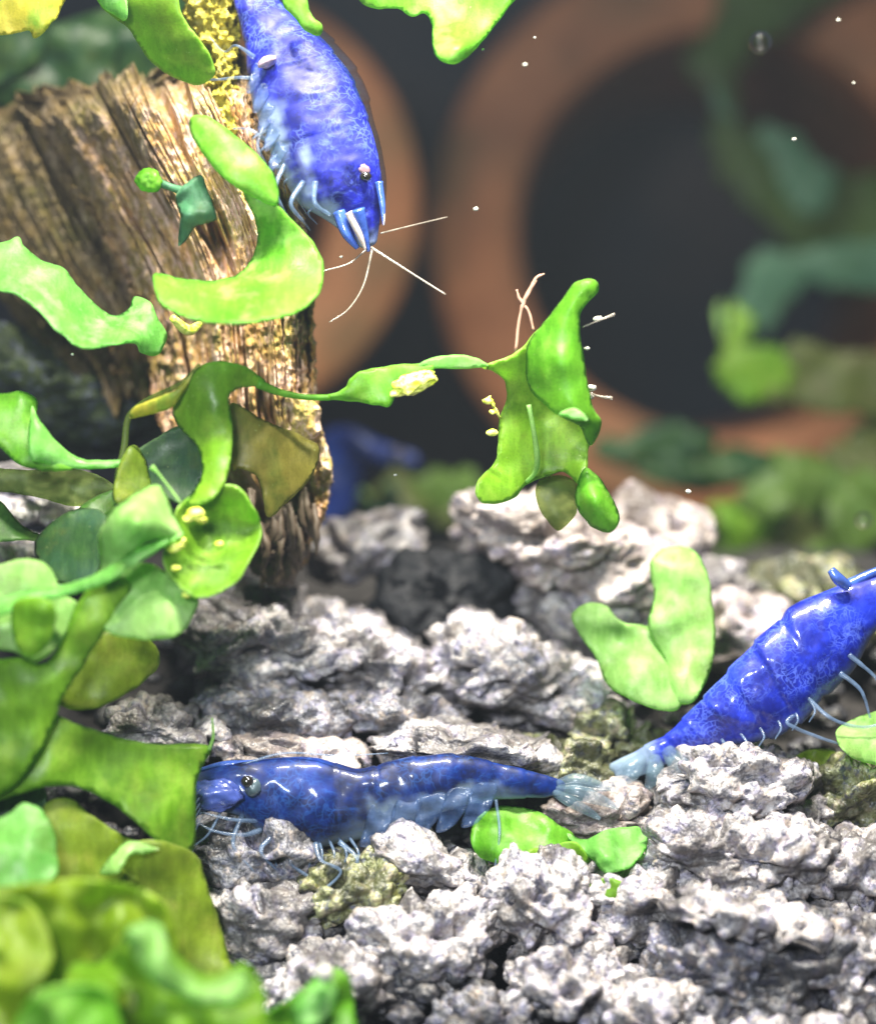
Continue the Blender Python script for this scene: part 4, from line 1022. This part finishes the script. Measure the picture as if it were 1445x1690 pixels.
for (x, y, rx, ry) in ((60, 110, 150, 90), (200, 90, 130, 90), (300, 60, 90, 90), (-20, 60, 120, 90)):
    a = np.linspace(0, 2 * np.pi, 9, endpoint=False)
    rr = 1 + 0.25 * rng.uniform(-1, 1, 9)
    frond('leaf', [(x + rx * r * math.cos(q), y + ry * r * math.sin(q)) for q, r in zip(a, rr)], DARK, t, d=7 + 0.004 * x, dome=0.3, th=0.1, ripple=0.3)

# ------------------------------------------------------------------ foreground plant, left
pl = thing('aquatic_plant', 'twisted ribbon leaved green plant climbing in front of the driftwood foot', 'plant', P(200, 1100, -1), 'foreground plants')
frond('leaf', [(440, 634, -0.7), (402, 604, -1.0), (350, 597, -1.2), (318, 614, -1.2), (292, 650, -1.1), (285, 680, -1.0), (300, 710, -1.0), (328, 740, -1.2), (332, 785, -1.5), (310, 832, -1.7), (348, 826, -1.8), (376, 785, -1.6), (384, 705, -1.3), (378, 655, -1.2), (402, 640, -0.9)], GRASS, pl, dome=0.12)
tube('stem', [(425, 633, -0.8, 8), (460, 647, -0.7, 6), (500, 655, -0.6, 5), (545, 656, -0.6, 5)], FRESH, pl)
frond('leaf', [(318, 614, -1.3), (295, 640, -1.3), (250, 660, -1.2), (222, 672, -1.1), (214, 690, -1.0), (240, 686, -1.1), (280, 675, -1.2), (300, 655, -1.3)], YELLOW, pl, dome=0.1, edge=8)
tube('leaf_rim', [(330, 602, -1.2, 4), (300, 632, -1.1, 4), (240, 662, -0.8, 4), (212, 690, -0.7, 5), (205, 740, -0.7, 6), (195, 780, -0.8, 5), (190, 820, -0.9, 5)], FILM, pl, n=40)
frond('leaf', [(300, 702, -0.7), (250, 728, -0.7), (206, 760, -0.8), (188, 800, -0.9), (194, 830, -1.0), (250, 812, -0.9), (300, 832, -1.0), (336, 780, -0.9), (330, 720, -0.8)], DARK, pl, dome=-0.2)
frond('leaf', [(210, 740, -0.9), (232, 742, -0.8), (248, 790, -0.9), (240, 816, -1.0), (194, 832, -1.1), (187, 800, -1.0)], OLIVE, pl, dome=0.1)
frond('leaf', [(378, 668, -0.6), (430, 690, -0.5), (500, 720, -0.2), (528, 742, -0.1), (512, 790, -0.3), (470, 832, -0.5), (440, 852, -0.6), (428, 792, -0.7), (400, 775, -0.8), (378, 770, -0.8)], BROWN, pl, dome=0.15)
frond('leaf', [(296, 832, -1.8), (340, 810, -1.8), (386, 800, -1.7), (420, 838, -1.6), (432, 880, -1.6), (410, 932, -1.9), (380, 970, -2.1), (330, 987, -2.3), (298, 970, -2.3), (270, 930, -2.2), (280, 880, -2.0)], GRASS, pl, dome=-0.3, inner=[(350, 890, -1.4)], ripple=0.25)
frond('leaf', [(164, 935, -2.1), (164, 882, -2.3), (185, 840, -2.4), (230, 810, -2.3), (264, 801, -2.1), (288, 850, -2.1), (302, 886, -2.2), (250, 892, -2.5), (212, 918, -2.6), (180, 942, -2.5), (150, 955, -2.3)], PALE, pl, dome=0.45, inner=[(225, 860, -2.9)], edge=10, th=0.06)
frond('leaf', [(302, 880, -2.3), (240, 900, -2.5), (160, 945, -2.7), (100, 966, -2.7), (50, 972, -2.7), (-40, 1000, -2.7), (-40, 1035, -2.9), (40, 1000, -2.9), (100, 986, -2.8), (170, 966, -2.8), (240, 922, -2.7)], MINT, pl, dome=0.1, edge=7)
frond('leaf', [(206, 940, -1.9), (250, 930, -1.8), (295, 962, -1.8), (328, 990, -1.8), (302, 1042, -2.1), (250, 1056, -2.3), (174, 1040, -2.4), (190, 990, -2.2)], PALE, pl, dome=0.3)
frond('leaf', [(160, 960, -2.3), (200, 950, -2.3), (215, 980, -2.2), (175, 1040, -2.3), (140, 1095, -2.3), (105, 1150, -2.3), (80, 1215, -2.3), (20, 1300, -2.3), (-50, 1310, -2.3), (-50, 1120, -2.3), (20, 1085, -2.3), (75, 1095, -2.3), (105, 1050, -2.3), (125, 1000, -2.3)], GRASS, pl, dome=0.2)
frond('leaf', [(-50, 940, -1.9), (0, 930, -2.1), (42, 921, -2.2), (82, 936, -2.2), (106, 980, -2.2), (128, 1000, -2.2), (100, 1060, -2.4), (60, 1092, -2.5), (20, 1075, -2.5), (-50, 1060, -2.5)], PALE, pl, dome=0.4)
frond('leaf', [(20, 1000, -2.9), (60, 985, -3.0), (90, 1000, -3.0), (88, 1050, -3.0), (60, 1082, -3.0), (28, 1070, -3.0)], GRASS, pl, dome=0.2)
frond('leaf', [(60, 890, -0.8), (110, 845, -0.8), (170, 845, -0.9), (180, 900, -1.2), (150, 962, -1.3), (96, 962, -1.2), (66, 930, -1.0)], DARK, pl, dome=0.1)
frond('leaf', [(-50, 640, -0.3), (0, 648, -0.5), (38, 645, -0.6), (62, 662, -0.6), (60, 700, -0.8), (85, 730, -0.9), (122, 752, -0.8), (130, 770, -1.0), (80, 778, -1.2), (35, 768, -1.2), (0, 738, -1.1), (-50, 700, -1.0)], FRESH, pl, dome=0.35)
frond('leaf', [(52, 672, -1.0), (64, 690, -1.1), (100, 735, -1.1), (140, 758, -1.0), (200, 758, -0.9), (204, 770, -0.9), (130, 774, -1.1), (70, 765, -1.3), (48, 750, -1.4)], MINT, pl, dome=0.15, edge=7)
frond('leaf', [(-50, 770, 0.2), (40, 775, 0.1), (100, 770, 0), (165, 785, 0), (190, 810, -0.1), (130, 835, 0), (60, 820, 0.1), (-50, 800, 0.2)], FILM, pl, dome=0.1)
frond('leaf', [(-50, 800, -0.3), (0, 825, -0.4), (40, 868, -0.5), (90, 880, -0.5), (140, 830, -0.3), (200, 805, -0.1), (180, 850, -0.4), (110, 895, -0.7), (40, 892, -0.8), (-50, 890, -0.8)], BACKG, pl, dome=0.1)
frond('leaf', [(168, 1042, -1.2), (240, 1050, -1.0), (264, 1092, -0.9), (232, 1130, -1.1), (180, 1160, -1.4), (145, 1172, -1.5), (98, 1162, -1.6), (105, 1110, -1.5), (140, 1060, -1.3)], OLIVE, pl, dome=0.15)
tube('filament', [(250, 770, -1.9, 5), (262, 782, -1.9, 2), (285, 812, -1.9, 2), (298, 830, -1.9, 2)], PALE, pl, n=20, sides=6)
for x, y, r in ((322, 848, 12), (332, 858, 8), (310, 856, 7), (288, 900, 13), (298, 893, 8), (290, 938, 6), (362, 898, 6), (308, 982, 6)):
    blob('bud', x, y, -2.15 if x < 330 else -1.9, r * 1.2, r * 0.8, EGGY, pl, sub=3, rough=0.3)

p2 = thing('aquatic_plant', 'broad leaved olive green plant filling the lower left beside the navy shrimp', 'plant', P(150, 1500, -2), 'foreground plants')
frond('leaf', [(-50, 1160, -2.0), (70, 1170, -2.0), (120, 1192, -1.9), (200, 1218, -1.6), (260, 1228, -1.4), (345, 1232, -1.1), (326, 1290, -1.2), (320, 1402, -1.3), (282, 1408, -1.6), (225, 1358, -1.9), (160, 1312, -2.0), (90, 1296, -2.1), (-50, 1320, -2.2)], GRASS, p2, dome=0.1, ripple=0.2, rs=110)
frond('leaf', [(-60, 1380, -2.6), (10, 1345, -2.6), (38, 1325, -2.6), (62, 1332, -2.6), (86, 1360, -2.7), (95, 1402, -2.8), (92, 1450, -3.1), (30, 1490, -3.3), (-60, 1500, -3.3)], MINT, p2, dome=0.4)
frond('leaf', [(72, 1330, -1.9), (115, 1317, -1.8), (150, 1345, -1.8), (212, 1382, -1.7), (262, 1402, -1.6), (230, 1460, -1.8), (100, 1470, -2.2), (85, 1380, -2.1)], OLIVE, p2, dome=0.1)
frond('leaf', [(150, 1450, -2.0), (195, 1405, -1.9), (250, 1385, -1.8), (320, 1408, -1.4), (342, 1460, -1.4), (378, 1580, -1.6), (400, 1700, -2.0), (100, 1720, -2.6), (60, 1560, -2.4)], OLIVE, p2, dome=0.1, ripple=0.25, rs=90)
frond('leaf', [(165, 1440, -2.2), (190, 1405, -2.1), (215, 1388, -2.0), (262, 1400, -2.0), (240, 1408, -2.1), (215, 1412, -2.2), (195, 1440, -2.4)], PALE, p2, dome=0.05, edge=7)
frond('leaf', [(-60, 1290, -1.4), (60, 1290, -1.4), (80, 1340, -1.5), (90, 1460, -1.6), (-60, 1480, -1.6)], DARK, p2)
tube('filament', [(345, 1238, -1.2, 3), (352, 1215, -1.2, 2.5), (350, 1185, -1.2, 1.5)], PALE, p2, n=16, sides=6)

p3 = thing('aquatic_plant', 'blurred yellow green plant closest to the viewer at the bottom left', 'plant', P(150, 1700, -5), 'foreground plants')
SUNNY = leaf_mat('leaf_sunny', (0.22, 0.36, 0.012), (0.34, 0.48, 0.02), (0.42, 0.54, 0.06), clear=0.12)
frond('leaf', [(-120, 1490, -4.9), (20, 1462, -4.9), (150, 1450, -4.7), (260, 1480, -4.4), (300, 1560, -4.4), (290, 1680, -4.6), (240, 1790, -4.8), (60, 1800, -5.0), (-120, 1800, -5.0)], SUNNY, p3, ripple=0.5)
frond('leaf', [(-120, 1480, -5.6), (0, 1475, -5.4), (60, 1500, -5.4), (90, 1580, -5.6), (50, 1650, -5.8), (40, 1760, -6.0), (-120, 1800, -6.0)], SUNNY, p3, ripple=0.5)
frond('leaf', [(90, 1640, -5.4), (120, 1590, -5.2), (175, 1580, -5.0), (215, 1530, -5.0), (262, 1520, -5.0), (290, 1570, -5.2), (345, 1610, -5.4), (400, 1590, -5.3), (428, 1618, -5.4), (440, 1660, -5.6), (430, 1790, -5.8), (240, 1800, -5.8), (225, 1660, -5.6), (205, 1640, -5.6), (150, 1690, -5.8), (70, 1790, -6.0), (60, 1700, -5.7)], GRASS, p3, ripple=0.6, dome=0.6)
frond('leaf', [(205, 1545, -5.8), (235, 1520, -5.8), (268, 1530, -5.9), (285, 1585, -6.0), (340, 1625, -6.1), (395, 1602, -6.1), (415, 1630, -6.2), (380, 1665, -6.4), (310, 1650, -6.3), (250, 1620, -6.1)], PALE, p3, dome=0.6, ripple=0.5)
frond('leaf', [(20, 1700, -6.4), (60, 1640, -6.4), (130, 1625, -6.4), (190, 1650, -6.4), (200, 1790, -6.6), (20, 1800, -6.6)], LIME, p3, dome=0.6, ripple=0.6)
frond('leaf', [(400, 1650, -3.8), (440, 1670, -3.9), (500, 1630, -3.8), (535, 1600, -3.6), (565, 1602, -3.6), (582, 1640, -3.7), (580, 1790, -4.0), (390, 1800, -4.2)], FRESH, p3, dome=0.5, ripple=0.5)
frond('leaf', [(480, 1660, -4.2), (530, 1610, -4.2), (560, 1640, -4.2), (540, 1680, -4.3), (500, 1700, -4.4)], MINT, p3, dome=0.4, ripple=0.4)
blob('bud', 405, 1676, -4.0, 26, 16, EGGY, p3, sub=4, rough=0.3)
blob('bud', 535, 1606, -4.4, 13, 13, SPECK, p3, sub=3, rough=0.1)

# ------------------------------------------------------------------ drifting specks and bubbles
for x, y, d, r, lb in ((1310, 230, 1, 5, 'white speck drifting right above the teal part of the dark blurred frond'), (1383, 33, 1.5, 5, 'white speck drifting highest, right of the clear bubble'),
                       (1408, 137, 1.5, 3.5, 'faint tiny speck drifting lower right of the clear bubble'), (785, 345, -0.5, 6, 'speck drifting in front of the left wall of the largest clay pipe'),
                       (797, 82, 0, 4, 'white speck drifting right of the tip of the hanging lobed leaf'), (866, 107, 1.5, 5, 'blurred speck drifting before the upper rim of the largest clay pipe'),
                       (1135, 811, 0, 6, 'white speck drifting just above the V shaped frond'), (652, 784, 0, 4, 'small speck drifting above the blurred tuft behind the stone heap'),
                       (882, 62, 1, 3, 'smallest speck drifting at the top of the largest clay pipe'), (120, 585, 0, 4, 'speck drifting below the broad mint frond in the shade'),
                       (563, 424, 0, 4, 'speck drifting between the antennae of the violet blue shrimp')):
    o = blob('floating_speck', x, y, d, r * 0.75, r * 0.55, SPECK, None, sub=2, rough=0.5)
    tag(o, lb, 'speck', 'drifting white specks')
for x, y, d, r, lb in ((1254, 70, 3, 20, 'round clear bubble in front of the dark pipe mouth at the top'), (1424, 858, 4, 15, 'clear bubble before the blurred leaf clump at the right')):
    o = blob('air_bubble', x, y, d, r, r, BUB, None, sub=4, rough=0.0)
    tag(o, lb, 'bubble')
# the faintly milky water
hz = NT('milky_water')
pv = hz.new('ShaderNodeVolumePrincipled')
pv.inputs['Color'].default_value = (0.66, 0.76, 0.86, 1); pv.inputs['Density'].default_value = 0.0008; pv.inputs['Anisotropy'].default_value = 0.2
hz.l.new(pv.outputs[0], hz.out.inputs['Volume'])
v = [(-32, -48, -32), (34, -48, -32), (34, 57, -32), (-32, 57, -32), (-32, -48, 31), (34, -48, 31), (34, 57, 31), (-32, 57, 31)]
o = link_mesh('haze', v, [(0, 3, 2, 1), (4, 5, 6, 7), (0, 1, 5, 4), (1, 2, 6, 5), (2, 3, 7, 6), (3, 0, 4, 7)], hz.m, None, smooth=False)
tag(o, 'faintly milky water filling the tank', None, kind='stuff')
for o in bpy.data.objects:
    if '_base' in o: del o['_base']
